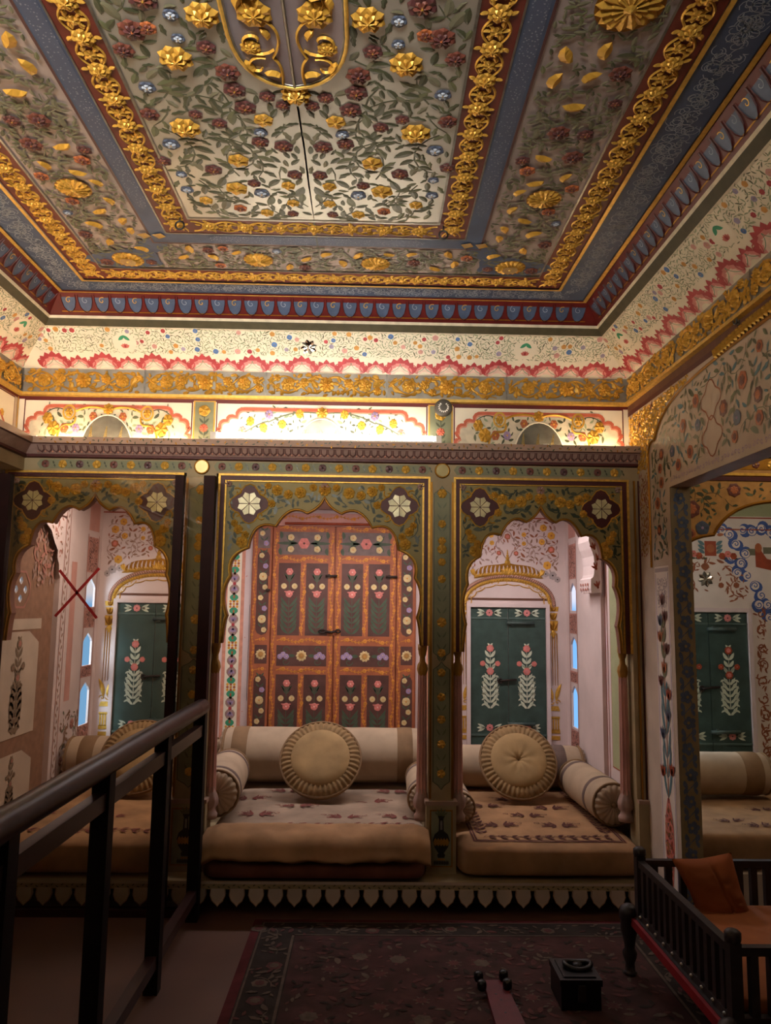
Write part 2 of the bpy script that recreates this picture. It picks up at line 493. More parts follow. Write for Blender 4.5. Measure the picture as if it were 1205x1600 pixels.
for sx in (1, -1):
    f.push(sx=sx)
    mir = lambda u, v: .012 < u < .462 and v < 2.735 and not (u < .165 and v < 2.0)
    vinefill(f, mir, (0, 1.15, .47, 2.74), 11, .074, ['leaf_dark']*4+['leaf_mid', 'leaf_grey'], 'leaf_dark', 240, 9, fl,
             [(10, .026, WINE), (6, .022, BLU)], .0008, .0015, .42, .085, .22, 1.6, single=260)
    vinefill(f, lambda u, v: .012 < u < .462, (0, -.2, .47, 1.2), 12, .08, ['leaf_dark']*4+['leaf_mid'], 'leaf_dark', 60, 6, (),
             [(10, .05, GBIG), (8, .04, RED)], .0008, .0015, .42, .09, .22, 1.5, single=200)
    f.pop()
c0 = P(458, 147, z=ZC); f.flower(0, c0.y, .045, 9, 'gold', 'gold_bright', 'gold_bright', .002, .01)
f.vine([(0, 2.08), (.002, 2.3), (0, 2.5), (.001, 2.745)], .006, 'black', .0005)
f.vine([(0, 2.745), (.001, 3.0), (0, 3.19)], .004, 'leaf_dark', .0025)
f.build('painted_field', ceiling)

# --- gilded vines on the two red borders
def goldband(a, u0, u1, v0, v1, unit, seed, m='gold', fr=.33, big=True):
    W = v1-v0; vc = (v0+v1)/2; n = max(1, round((u1-u0)/unit)); U = (u1-u0)/n; rng = random.Random(seed)
    for s in (-1, 1):
        pts = [(u0+U*n*i/(n*10), vc+s*.37*W*cos(pi*i/10)) for i in range(n*10+1)]
        a.vine(pts, W*.075, m, .001, W*.04)
    for k in range(n):
        uc = u0+U*(k+.5); j = rng.uniform(-.04, .04)*W
        a.flower(uc, vc+j, W*fr*1.05, 7, m, m, 'gold_bright', .002, W*.07, rng.random())
        for q in range(6):
            an = 2*pi*(q+.5)/6+rng.uniform(-.25, .25); r_ = W*(fr+.02)
            a.leaf(uc+r_*cos(an), vc+j+r_*sin(an)*.8, an+rng.uniform(-.7, .7), W*.24, W*.16, m, .0015, W*.04, rng.uniform(-1, 1))
        ub = u0+U*k
        if k:
            a.flower(ub, vc, W*.19, 5, m, None, 'gold_bright', .002, W*.05, rng.random())
            for s in (-1, 1):
                a.leaf(ub, vc+s*W*.14, s*pi/2+rng.uniform(-.5, .5), W*.26, W*.15, m, .0015, W*.05, .6)
                for t in (-1, 1): a.leaf(ub+t*W*.06, vc+s*W*.1, s*(pi/2-t*.9), W*.22, W*.11, m, .0015, W*.04, -t*.8)
g = B(cmap)
for s in (-1, 1):
    g.push(rot=pi/2, sy=-1*s)      # u runs along +y, v across
    goldband(g, .2, 2.85, .482, .578, .118, 5); goldband(g, .2, 3.30, .963, 1.062, .115, 6, fr=.31)
    g.pop()
goldband(g, -.47, .47, 2.756, 2.855, .134, 7); goldband(g, -.96, .96, 3.204, 3.302, .12, 8, fr=.31)
g.build('gilded_border', ceiling)

# --- silver-grey field between the borders
q = B(cmap)
def paisley(a, u, v, r):
    an = random.Random(int(u*1e4)+int(v*1e4)).uniform(0, 6.28)
    x, y = u-r*.8*cos(an), v-r*.8*sin(an)
    a.leaf(x, y, an, 1.8*r, 1.0*r, 'gold_paint', .002, r*.22, 1.3)
ROS = lambda a, u, v, r: (a.disc(u, v, r, 'gold_dark', .0015, 22), a.flower(u, v, r, 16, 'gold', None, 'gold', .002, r*.12, 0, 1.1),
                          a.flower(u, v, r*.62, 12, 'gold', None, 'gold_bright', .004, r*.12, .1, 1.1))
def GDISC(a, u, v, r):
    ROS(a, u, v, r); a.disc(u, v, r*.5, 'mirror_warm', .014, 20)
ros = []
for px, py in ((404, 406), (587, 412)): w = P(px, py, z=ZC); ros.append((w.x-CX, w.y, .062, ROS))
w = P(797, 418, z=ZC); cu, cv = w.x-CX, w.y
sid = []
for px, py, r in ((850, 311, .062), (985, 8, .085)):
    w = P(px, py, z=ZC); sid.append((w.x-CX, w.y, r, ROS))
for s in (-1, 1):
    q.push(sx=s)
    blob = [(cu+.16*cos(t)*(1+.18*cos(3*t)), cv-.004+.085*sin(t)*(1+.15*sin(2*t))) for t in [2*pi*i/26 for i in range(26)]]
    q.poly(blob, 'blue_band', .0012)
    q.poly([(.60, 2.945), (.66, 2.905), (.72, 2.95), (.76, 3.02), (.70, 3.06), (.62, 3.0)], 'blue_band', .0011)
    mats = ['leaf_mid', 'leaf_grey', 'leaf_dark', 'leaf_grey']
    vinefill(q, lambda u, v: .672 < u < .942 and v < 3.18 and v > .3, (.67, .9, .945, 3.19), 31, .05, mats, 'leaf_grey', 130, 7,
             sid+[(cu, cv, .066, GDISC)], [(26, .036, paisley), (10, .034, RED), (10, .028, ORG), (8, .026, WINE), (4, .024, BLU)], .0008, .001,
             .4, .08, .22, 1.4, single=400)
    q.pop()
vinefill(q, lambda u, v: abs(u) < .66 and 2.96 < v < 3.182, (-.66, 2.955, .66, 3.19), 33, .046, ['leaf_mid', 'leaf_grey', 'leaf_dark'], 'leaf_grey', 90, 6,
         ros, [(14, .034, paisley), (8, .03, RED), (6, .026, ORG), (5, .024, BLU)], .0008, .001, .4, .08, .22, 1.4, single=260)
# little mirror birds at the two corners
for px, py in ((238, 367), (742, 383)):
    w = P(px, py, z=ZC)
    q.push(w.x-CX, w.y)
    for dx in (-.032, .026): q.poly([(dx-.026, -.012), (dx+.012, -.024), (dx+.028, .004), (dx-.006, .022)], 'mirror', .005)
    q.pop()
q.build('silver_field', ceiling)

# --- pale scrolls on the blue band
s_ = B(cmap); rng = random.Random(3)
def scrolls(u0, u1, v0, v1):
    W = v1-v0; u = u0
    while u < u1:
        for _ in range(9):
            s_.spiral(u+rng.uniform(-.4, .4)*W, v0+W*rng.uniform(.22, .78), W*rng.uniform(.14, .3), rng.uniform(0, 6.28), rng.choice((.9, 1.3)),
                      W*.02, 'blue_scroll', .0018, 0, rng.choice((-1, 1)), 12)
        for _ in range(4):
            s_.leaf(u+rng.uniform(-.4, .4)*W, v0+W*rng.uniform(.15, .85), rng.uniform(0, 6.28), W*.16, W*.035, 'blue_scroll', .0018, 0, 1.2)
        u += W*.5
for s in (-1, 1):
    s_.push(rot=pi/2, sy=-s); scrolls(.3, 3.36, 1.09, 1.21); s_.pop()
scrolls(-1.12, 1.12, 3.328, 3.436)
s_.build('pale_scrollwork', ceiling)

# --- mirror panel with gilded relief let into the ceiling
mt = thing('ceiling_mirror', 'long round-ended mirror panel with gilded flowers set in the painted ceiling', 'mirror', (CX, 1.4, ZC))
tip = P(452, 134, z=ZC).y; hw = .152
def mir_out(k, w=hw, e=0):
    pts = [(-w, 1.0), (-w, tip-.20)]
    pts += bez((-w, tip-.20), (-w*.96, tip-.05+e), (-.045, tip-.012+e), 6)[1:]+[(0, tip+e)]
    pts += bez((.045, tip-.012+e), (w*.96, tip-.05+e), (w, tip-.20), 6)+[(w, 1.0)]
    return pts
o = mir_out(0)
for s, nm in ((-1, 0), (1, 1)):
    b = B(cmap)
    half = [(x, y) for x, y in o if x*s >= 0]
    half = ([(s*.005, 1.0)]+[(x if abs(x) > .005 else s*.005, y) for x, y in (half if s < 0 else half[::-1])])
    b.extrude(half, .001, .006, 'ceiling_mirror_glass'); b.build('mirror_pane', mt)
b = B(cmap); b.tube([(x, y, .008) for x, y in o], .006, 'gold_bright', 6); b.tube([(x*.96, y-.006, .006) for x, y in o], .004, 'silver_leaf', 6); b.build('rim', mt)
b = B(cmap); b.tube([(0, 1.0, .008), (0, tip, .008)], .004, 'silver_leaf', 6); b.build('divider', mt)
b = B(cmap)
for s in (-1, 1):
    b.push(0, tip-.42, 0, s, 1)
    gm = 'gold_paint'
    b.vine(bez((.03, .40), (.02, .33), (.045, .30))+bez((.045, .30), (.0, .22), (.05, .17))[1:], .008, gm, .008, .006)
    b.spiral(.085, .24, .055, 2.6, .9, .008, gm, .008, .006, -1); b.spiral(.085, .335, .04, 4.2, .8, .007, gm, .008, .006, 1)
    for u, v, r in ((.075, .15, .05), (.10, .265, .03), (.10, .0, .05), (.06, -.12, .05)): b.flower(u, v, r*.95, 8, gm, gm, gm, .008, r*.14, .4, 1.1)
    for u, v, an, l in ((.03, .06, -.5, .07), (.11, .07, 2.6, .06), (.03, .37, -.3, .05), (.05, .235, -1.2, .045), (.12, .31, 2.0, .05), (.1, .09, 1.2, .05),
                        (.02, .0, .5, .06), (.13, -.06, 2.2, .06)):
        b.leaf(u, v, an, l, l*.5, gm, .008, l*.2, .8)
    b.vine(bez((.05, .17), (.14, .11), (.06, .05))+bez((.06, .05), (.02, 0), (.12, -.08))[1:], .007, gm, .008, .006)
    b.pop()
b.build('gilded_relief', mt)

# --- iron rings under the ceiling
for (px, py), lb in (((281, 350), 'small black iron ring hanging at the left corner of the red ceiling border'),
                     ((693, 365), 'small black iron ring hanging at the right corner of the red ceiling border')):
    w = P(px, py, z=ZC-.03)
    t = thing('ceiling_ring', lb, 'hook', (w.x, w.y, ZC), 'iron rings under the ceiling')
    b = B(); b.tube([(w.x, w.y, ZC), (w.x, w.y, ZC-.02)], .003, 'black', 6); b.build('shank', t)
    b = B(); b.tube([(w.x+.016*cos(a), w.y, ZC-.035+.016*sin(a)) for a in [2*pi*i/20 for i in range(20)]], .0035, 'black', 6, closed=True); b.build('loop', t)

# ------------------------------------------------------------------ red scalloped cornice round the ceiling
b = B()
P0, Z0, P1, Z1 = .205, 2.648, .27, ZC
band(b, P0, Z0+.008, P1+.005, Z1, 'deep_red')
per = .0765
for s in ('back', 'left', 'right'):
    mp = side_map(s, P0, Z0+.008, P1, Z1); Lq = mp.L; b.mp = mp
    a0, a1 = (XL+.27, XR-.27) if s == 'back' else (.4, YW-.27)
    n = round((a1-a0)/per); w = (a1-a0)/n
    for k in range(n):
        c = a0+w*(k+.5)
        sh = [(c-w*.43, Lq*.88), (c-w*.42, Lq*.62), (c-w*.33, Lq*.36), (c-w*.18, Lq*.22), (c, Lq*.15), (c+w*.18, Lq*.22), (c+w*.33, Lq*.36), (c+w*.42, Lq*.62), (c+w*.43, Lq*.88)]
        b.poly(sh, 'blue_drop', .003)
        b.vine([(x, y-.002) for x, y in sh], .003, 'dark_red', .005, .003)
        if k % 2 == 0:
            b.spiral(c, Lq*.62, w*.22, 1, 1, .003, 'gold', .004)
        else: b.spiral(c, Lq*.62, w*.22, 2, 1, .002, 'blue_scroll', .004)
    b.rect(a0, Lq*.15, a1, Lq*.19, 'gold_dark', .0035)
b.mp = idm
band(b, P0-.03, Z0-.004, P0, Z0+.012, 'cream_deep')
tr = structure(b.build('trim_1'))
b = B()
band(b, .178, Z0-.034, .204, Z0-.006, 'olive_trim'); band(b, .17, Z0-.04, .178, Z0-.034, 'cream_deep'); band(b, .204, Z0-.006, .21, Z0+.006, 'cream_deep')
structure(b.build('trim_2'))

# ------------------------------------------------------------------ cream cove with lotus band
ZB1 = 2.458                                     # top of the gilded relief band
b = B()
CP0, CZ0, CP1, CZ1 = .004, ZB1, .185, 2.622
band(b, CP0, CZ0, CP1, CZ1, 'cream')
def lotus(a, u, v, w, hh, big):
    n = 7 if big else 5
    for k in range(n):
        t = k/(n-1)*2-1
        if big: a.leaf(u+t*w*.12, v, pi/2-t*1.25, hh*(1-.12*abs(t))*(1.02 if abs(t) > .8 else 1), hh*.58, 'lotus_pale', .0012+.0004*(1-abs(t)), 0, t*.7, .45,
                       ms=['lotus_pale', 'lotus_pale', 'lotus_pink', 'lotus_red', 'lotus_red'])
        else: a.leaf(u+t*w*.1, v, pi/2-t*1.2, hh*(1-.1*abs(t)), hh*.58, 'lotus_pale', .0010+.0004*(1-abs(t)), 0, t*.6, .45,
                     ms=['lotus_pale', 'lotus_pale', 'lotus_pink', 'lotus_red', 'lotus_red'])
    a.vine(bez((u, v+hh*.55), (u-w*.05, v+.01), (u-w*.42, v-.004), 6), .0022, 'leaf_bright', .0022)
    a.vine(bez((u, v+hh*.55), (u+w*.05, v+.01), (u+w*.42, v-.004), 6), .0022, 'leaf_bright', .0022)
for s in ('back', 'left', 'right'):
    mp = side_map(s, CP0, CZ0, CP1, CZ1); b.mp = mp; Lq = mp.L
    a0, a1 = (XL+.05, XR-.05) if s == 'back' else (.9, YW-.05)
    unit = .2435; n = round((a1-a0)/unit); U = (a1-a0)/n
    fx = []
    for k in range(n):
        c = a0+U*(k+.5)
        lotus(b, c, .018, .13, .082, True); lotus(b, c+U/2, .018, .1, .062, False)
        for d in (.25, .75):
            uu = c-U/2+U*d+U*.0
            b.vine([(uu+.017*sin(2*pi*i/14)*(1-.35*cos(2*pi*i/14)), .034-.022*cos(2*pi*i/14)) for i in range(15)], .004, 'lotus_red', .002)
        if k % 4 == 1 and not (s == 'back' and abs(c-P(483, 540, y=YW).x) < .15):
            cc = c+U/2
            b.disc(cc, Lq*.62, .058, 'cream', .0014, 18, 0, .05)
            for t in (-1, 1): b.leaf(cc, Lq*.78, -pi/2+t*.75, .04, .018, 'leaf_bright', .0018, 0, t*.6)
            for t in (-.9, -.45, 0, .45, .9): b.leaf(cc, Lq*.5, pi/2+t, .026, .014, 'flower_pink', .002, 0)
            b.leaf(cc, Lq*.5, pi/2, .02, .01, 'lotus_red', .0024, 0)
            fx.append((cc, Lq*.62, .05, lambda a, u, v, r: None))
    if s == 'back':
        w = P(483, 540, y=YW-.1); b.push(w.x, Lq*.6)
        for k in range(8): b.leaf(0, 0, pi/4*k+.2, .042, .024, 'mirror' if k % 3 else 'mirror_grey', .003, .002, 0, .5)
        b.pop(); fx.append((w.x, Lq*.6, .05, lambda a, u, v, r: None))
    dab = lambda m, n_: (lambda a, u, v, r: a.flower(u, v, r, n_, m, None, 'flower_yellow', .001, 0, .4, .9))
    ln = .026
    vinefill(b, lambda u, v: .092 < v < Lq-.012, (a0+.06, .09, a1-.06, Lq-.01), 41 if s == 'back' else 42, ln, ['leaf_pale', 'leaf_pale', 'leaf_pale', 'leaf_mid'], None,
             int(420*(a1-a0)/2.9), 6, fx, [(16, .013, dab('dab_orange', 5)), (14, .013, dab('dab_blue', 4)), (14, .012, dab('dab_red', 7)), (12, .014, dab('dab_pink', 5)),
                                           (10, .013, dab('dab_violet', 5)), (10, .012, dab('dab_orange', 5))], .0008, 0, .24, 0, .24, 1.6, single=int(700*(a1-a0)/2.9))
b.mp = idm
band(b, .0, ZB1-.002, .008, ZB1+.004, 'olive_trim')
structure(b.build('trim_3'))

# ------------------------------------------------------------------ gilded relief band on grey boards
ZB0 = 2.338
b = B()
band(b, .004, ZB0, .004, ZB1, 'relief_ground')
for s in ('back', 'left', 'right'):
    mp = side_map(s, .004, ZB0, .004, ZB1); b.mp = mp
    a0, a1 = (XL+.01, XR-.01) if s == 'back' else (1.2, YW-.01)
    n = round((a1-a0)/.567); U = (a1-a0)/n
    for k in range(n):
        b.rect(a0+U*k-.004, 0, a0+U*k+.004, .12, 'silver_leaf', .003)
        if s == 'left' and k < 2: continue
        e0, e1 = a0+U*k+.008, a0+U*(k+1)-.008; mid = (e0+e1)/2
        for t in (-1, 1):
            b.vine([(mid+t*(e1-mid)*i/16, .06+.042*sin(2*pi*i/16+.6)) for i in range(17)], .012, 'gold_paint', .003, .006)
            b.vine([(mid+t*(e1-mid)*i/16, .06-.042*sin(2*pi*i/16+.2)) for i in range(17)], .009, 'gold_paint', .003, .005)
        GF = FL(7, 'gold_paint', 'gold_paint', 'gold', .008, .004)
        vinefill(b, lambda u, v: e0 < u < e1 and .005 < v < .115, (e0, 0, e1, .12), 50+k, .05, ['gold_paint'], 'gold_paint', 30, 4,
                 [(mid, .06, .042, FL(9, 'gold_paint', 'gold', 'gold', .012, .005)), (e0+.1, .06, .036, GF), (e1-.1, .06, .036, GF), (mid-.11, .07, .026, GF), (mid+.11, .07, .026, GF)],
                 [(9, .021, GF)], .003, .006, .62, .12, .24, 1.2, single=45)
b.mp = idm
band(b, .0, ZB0-.022, .02, ZB0-.018, 'gold_bright'); band(b, .02, ZB0-.018, .02, ZB0-.004, 'gold_bright'); band(b, .02, ZB0-.004, .004, ZB0, 'gold_bright')
band(b, .001, ZB0-.036, .001, ZB0-.022, 'deep_red', sides=('back', 'left'))
structure(b.build('trim_4'))
# ================================================================== upper back wall above the cornice
ZT = 2.078                                      # top of the arcade cornice
bm = lambda u, v, h: (u, YW-h, v)
b = B(bm)
b.rect(XL, 1.86, XR, ZC+.1, 'cream', 0)
V0, V1 = 2.085, 2.302
def px_x(px, y=YW, py=650): return P(px, py, y=y).x
def upper_panel(x0, x1, rich, seed):
    xc = (x0+x1)/2; hw_ = (x1-x0)/2; H = V1-V0
    b.rect(x0, V0-.06, x1, V1, 'deep_red', .001); b.rect(x0+.006, V0-.06, x1-.006, V1-.006, 'cream', .002)
    half = []
    c = [(hw_-.012, V0), (hw_-.028, V0+.055), (hw_-.02, V0+.085), (hw_-.055, V0+.125), (hw_-.10, V0+.145), (hw_-.145, V0+.185)]
    for i in range(len(c)-1):
        mx, my = (c[i][0]+c[i+1][0])/2+.012, (c[i][1]+c[i+1][1])/2+.012
        half += via(c[i], (mx, my), c[i+1], 4)[(1 if i else 0):]
    lft = [(xc-x, y) for x, y in half]; rgt = [(xc+x, y) for x, y in half[::-1]]
    pts = lft+rgt
    b.vine(pts, .016, 'coral', .004); b.vine([(x*.985+xc*.015, y-.009) for x, y in pts], .012, 'coral_pale', .0035)
    b.poly([(x*.97+xc*.03, y-.012) for x, y in pts], 'cream_deep' if rich else 'cream', .0025)
    gm = 'gold_paint'
    for s in (-1, 1):
        b.push(xc, -.22*V0, 0, s, 1.22)
        k = hw_/.40
        if rich:
            b.vine(bez((.235*k, V0-.02), (.245*k, V0+.07), (.19*k, V0+.075))+bez((.19*k, V0+.075), (.15*k, V0+.07), (.155*k, V0+.11))[1:], .010, gm, .004, .006)
            b.ring(.185*k, V0+.125, .024, .033, gm, .006); b.flower(.185*k, V0+.125, .02, 6, gm, None, gm, .006, .006)
            b.vine(bez((.155*k, V0+.13), (.08*k, V0+.165), (0, V0+.135)), .009, gm, .004, .006)
            b.flower(.255*k, V0+.06, .032, 7, gm, None, gm, .005, .007); b.flower(.285*k, V0+.1, .026, 6, gm, None, gm, .005, .007)
            b.vine(bez((.30*k, V0+.115), (.25*k, V0+.16), (.2*k, V0+.13)), .004, 'leaf_dark', .004)
            b.flower(.205*k, V0+.06, .022, 6, 'flower_orange', None, 'flower_yellow', .005); b.flower(.15*k, V0+.06, .02, 6, 'flower_violet', None, 'flower_yellow', .005)
            b.flower(.07*k, V0+.11, .02, 6, 'flower_orange', None, 'flower_yellow', .005)
        else:
            b.vine(bez((.34*k, V0+.02), (.22*k, V0+.11), (.20*k, V0+.1))+bez((.20*k, V0+.1), (.1*k, V0+.16), (0, V0+.135))[1:], .005, 'leaf_mid', .004)
            for u, v, m in ((.22, .075, 'flower_yellow'), (.27, .10, 'flower_yellow'), (.15, .09, 'flower_yellow'), (.20, .13, 'flower_violet'), (.085, .135, 'flower_yellow'), (.3, .06, 'flower_pink')):
                b.flower(u*k, V0+v, .021, 7, m, None, 'gold_paint', .005)
        vinefill(b, lambda u, v: .02 < u < .32*k and V0+.02 < v < V0+.165 and hypot(u/.135, (v-V0)/.1) > 1, (0, V0, .33*k, V0+.17), seed, .032,
                 ['leaf_mid', 'leaf_pale', 'leaf_dark'], 'leaf_mid', 14 if not rich else 22, 5, (), (), .003, 0, .4, .08, .4, 1.2, single=18)
        b.pop()
    b.flower(xc, V0+.172, .03, 8, gm, gm, gm, .005, .008)
    ov = [(xc+.125*cos(pi*i/16), V0-.03+.172*sin(pi*i/16)) for i in range(17)]
    b.poly(ov, 'mirror_grey', .006); b.vine(ov, .007, 'cream', .007, .003)
    for i in range(3): b.poly([(xc-.1+.07*i, V0-.03), (xc-.07+.07*i, V0-.03), (xc-.075+.075*i, V0+.085), (xc-.08+.075*i, V0+.085)], 'mirror_warm', .0065)
x = [px_x(p) for p in (34, 301, 338, 668, 709, 974)]
upper_panel(x[0]+.01, x[1], True, 61); upper_panel(x[2], x[3], False, 62); upper_panel(x[4], x[5], True, 63)
for a, c_ in ((x[1], x[2]), (x[3], x[4])):
    m_ = (a+c_)/2; w_ = (c_-a)/2-.012
    b.rect(a+.004, V0-.06, c_-.004, V1+.006, 'gold_paint', .002); b.rect(m_-w_, V0-.06, m_+w_, V1, 'green_panel', .004)
    b.flower(m_, V1-.045, .03, 5, 'gold_paint', None, 'gold', .006, .006)
    b.vine([(m_, V1-.05), (m_+.004, V0+.06), (m_, V0)], .004, 'leaf_dark', .005)
    b.flower(m_, V0+.085, .022, 8, 'coral', None, 'lotus_red', .006)
    for k, t in enumerate((.02, .05, .11, .14)):
        for s in (-1, 1): b.leaf(m_, V0+t, pi/2-s*.8, .035, .011, 'leaf_dark', .005, 0, s*.5)
wall_back = structure(b.build('wall_back'))

dl = P(693, 637, y=YW-.02)
t = thing('wall_disc', 'small dark round disc with a ring of pale marks above the cornice', 'wall disc', (dl.x, YW, dl.z))
b = B(); b.lathe([(0, 0), (.042, 0), (.045, .006), (.043, .016), (.034, .02), (0, .02)], 'dial_grey', (dl.x, YW-.008, dl.z), (0, -1, 0), 28); b.build('disc_body', t)
b = B(lambda u, v, h: (dl.x+u, YW-.03-h, dl.z+v))
for k in range(13):
    a = radians(-140+k*280/12)+pi*1.5
    b.leaf(.017*cos(a), .017*sin(a), a, .011, .007, 'white_paint', 0, .001)
b.build('pale_marks', t)

# ================================================================== cornice and beam of the arcade
b = B()
XE = 1.300
def course(y0, z0, y1, z1, m):                  # one face of the cornice, returned along the left wall
    b.face([b.p(XL+(YW-y0)-.02, y0, z0), b.p(XE, y0, z0), b.p(XE, y1, z1), b.p(XL+(YW-y1)-.02, y1, z1)], m)
    q0, q1 = XL+(YW-y0)-.02, XL+(YW-y1)-.02
    b.face([b.p(q0, YF, z0), b.p(q0, y0, z0), b.p(q1, y1, z1), b.p(q1, YF, z1)], m)
course(3.545, 2.048, 3.545, ZT, 'arcade_rose'); course(3.545, ZT, 3.73, ZT, 'arcade_rose'); course(3.555, 2.044, 3.545, 2.048, 'rose_dark')
course(3.592, 2.004, 3.555, 2.044, 'rose_moulding'); course(3.585, 2.0, 3.592, 2.004, 'rose_dark')
course(3.585, 1.990, 3.585, 2.0, 'dark_red'); course(3.60, 1.985, 3.585, 1.990, 'dark_red')
course(3.60, 1.985, 3.60, 1.925, 'arcade_beige'); course(3.60, 1.925, 3.70, 1.925, 'arcade_beige')
b.face([b.p(XE, y, z) for y, z in ((3.73, 1.925), (3.6, 1.925), (3.6, 1.99), (3.585, 2.0), (3.555, 2.044), (3.545, ZT), (3.73, ZT))], 'arcade_rose')
def cmap_front(y): return lambda u, v, h: (u, y-h, v)
b.mp = cmap_front(3.545)
rng = random.Random(9); n = 150
for k in range(n):
    u = XL+.2+(XE-XL-.22)*k/n
    b.leaf(u, 2.062+.006*sin(k*1.9), rng.uniform(0, 6.28), .016, .006, 'leaf_dark' if k % 3 else 'gold_dark', .0008, 0, 1)
n = 84; b.mp = lambda u, v, h: (u, 3.592-.037*(v/.04)-h*.7, 2.004+v-h*.7)
for k in range(n):
    u = XL+.17+(XE-XL-.18)*(k+.5)/n; w = (XE-XL-.18)/n
    b.poly([(u-w*.47, .037), (u-w*.45, .016), (u-w*.2, .01), (u, .004), (u+w*.2, .01), (u+w*.45, .016), (u+w*.47, .037)], 'rose_dark', .0015)
    b.poly([(u-w*.33, .037), (u-w*.3, .02), (u, .013), (u+w*.3, .02), (u+w*.33, .037)], 'rose_moulding', .004)
    b.disc(u-w*.5, .012, .004, 'coral_pale', .005, 6, .002)
b.mp = cmap_front(3.60)
pil = [-.800, .3395]                           # centre lines of the two piers
for a, c_ in ((XL+.16, pil[0]-.055), (pil[0]+.055, pil[1]-.055), (pil[1]+.055, 1.205)):
    zz = 1.958
    b.poly([(a, zz), (a+.015, zz+.022), (c_-.015, zz+.022), (c_, zz), (c_-.015, zz-.022), (a+.015, zz-.022)], 'green_panel', .001)
    nn = round((c_-a)/.079); w = (c_-a)/nn
    for k in range(nn):
        u = a+w*(k+.5)
        if k % 2: b.flower(u, zz, .021, 5, 'gold_paint', None, 'gold', .002, .004, k)
        else: b.flower(u, zz, .019, 4, 'flower_wine' if k % 4 else 'flower_red', None, 'black', .002, .002, .78)
        for s in (-1, 1): b.leaf(u+w*.5, zz, s*pi/2+.4, .016, .008, 'leaf_dark', .0015)
trim = structure(b.build('trim_5'))

# ------------------------------------------------------------------ cusped arches
def arch_half(sx, sz=1.):
    q = bez((0, 0), (.018, -.052), (.082, -.078), 6)
    q += via((.082, -.078), (.160, -.068), (.228, -.142), 8)[1:]
    q += via((.228, -.142), (.314, -.150), (.353, -.245), 8)[1:]
    q += via((.353, -.245), (.424, -.295), (.431, -.377), 8)[1:]
    q += via((.431, -.377), (.460, -.46), (.442, -.564), 8)[1:]
    q += via((.442, -.564), (.452, -.60), (.461, -.690), 5)[1:]
    return [(x*(sx+(0 if sx > .95 else .02-.16*x)), y*sz) for x, y in q]
def star(b, u, v, r, h=.004):
    b.disc(u, v, r*1.02, 'dark_red', h, 16)
    for k in range(8):
        a = pi/4*k+pi/8
        kite = [(u+.06*r*cos(a), v+.06*r*sin(a)), (u+r*.84*cos(a-.35), v+r*.84*sin(a-.35)), (u+r*1.04*cos(a), v+r*1.04*sin(a)), (u+r*.84*cos(a+.35), v+r*.84*sin(a+.35))]
        b.M_save = None
        ids = [b.p(x, y, h+.003+.002*((x-u)*cos(a*3+u)+(y-v)*sin(a*3+u))/r) for x, y in kite]
        b.face(ids, 'star_glass')
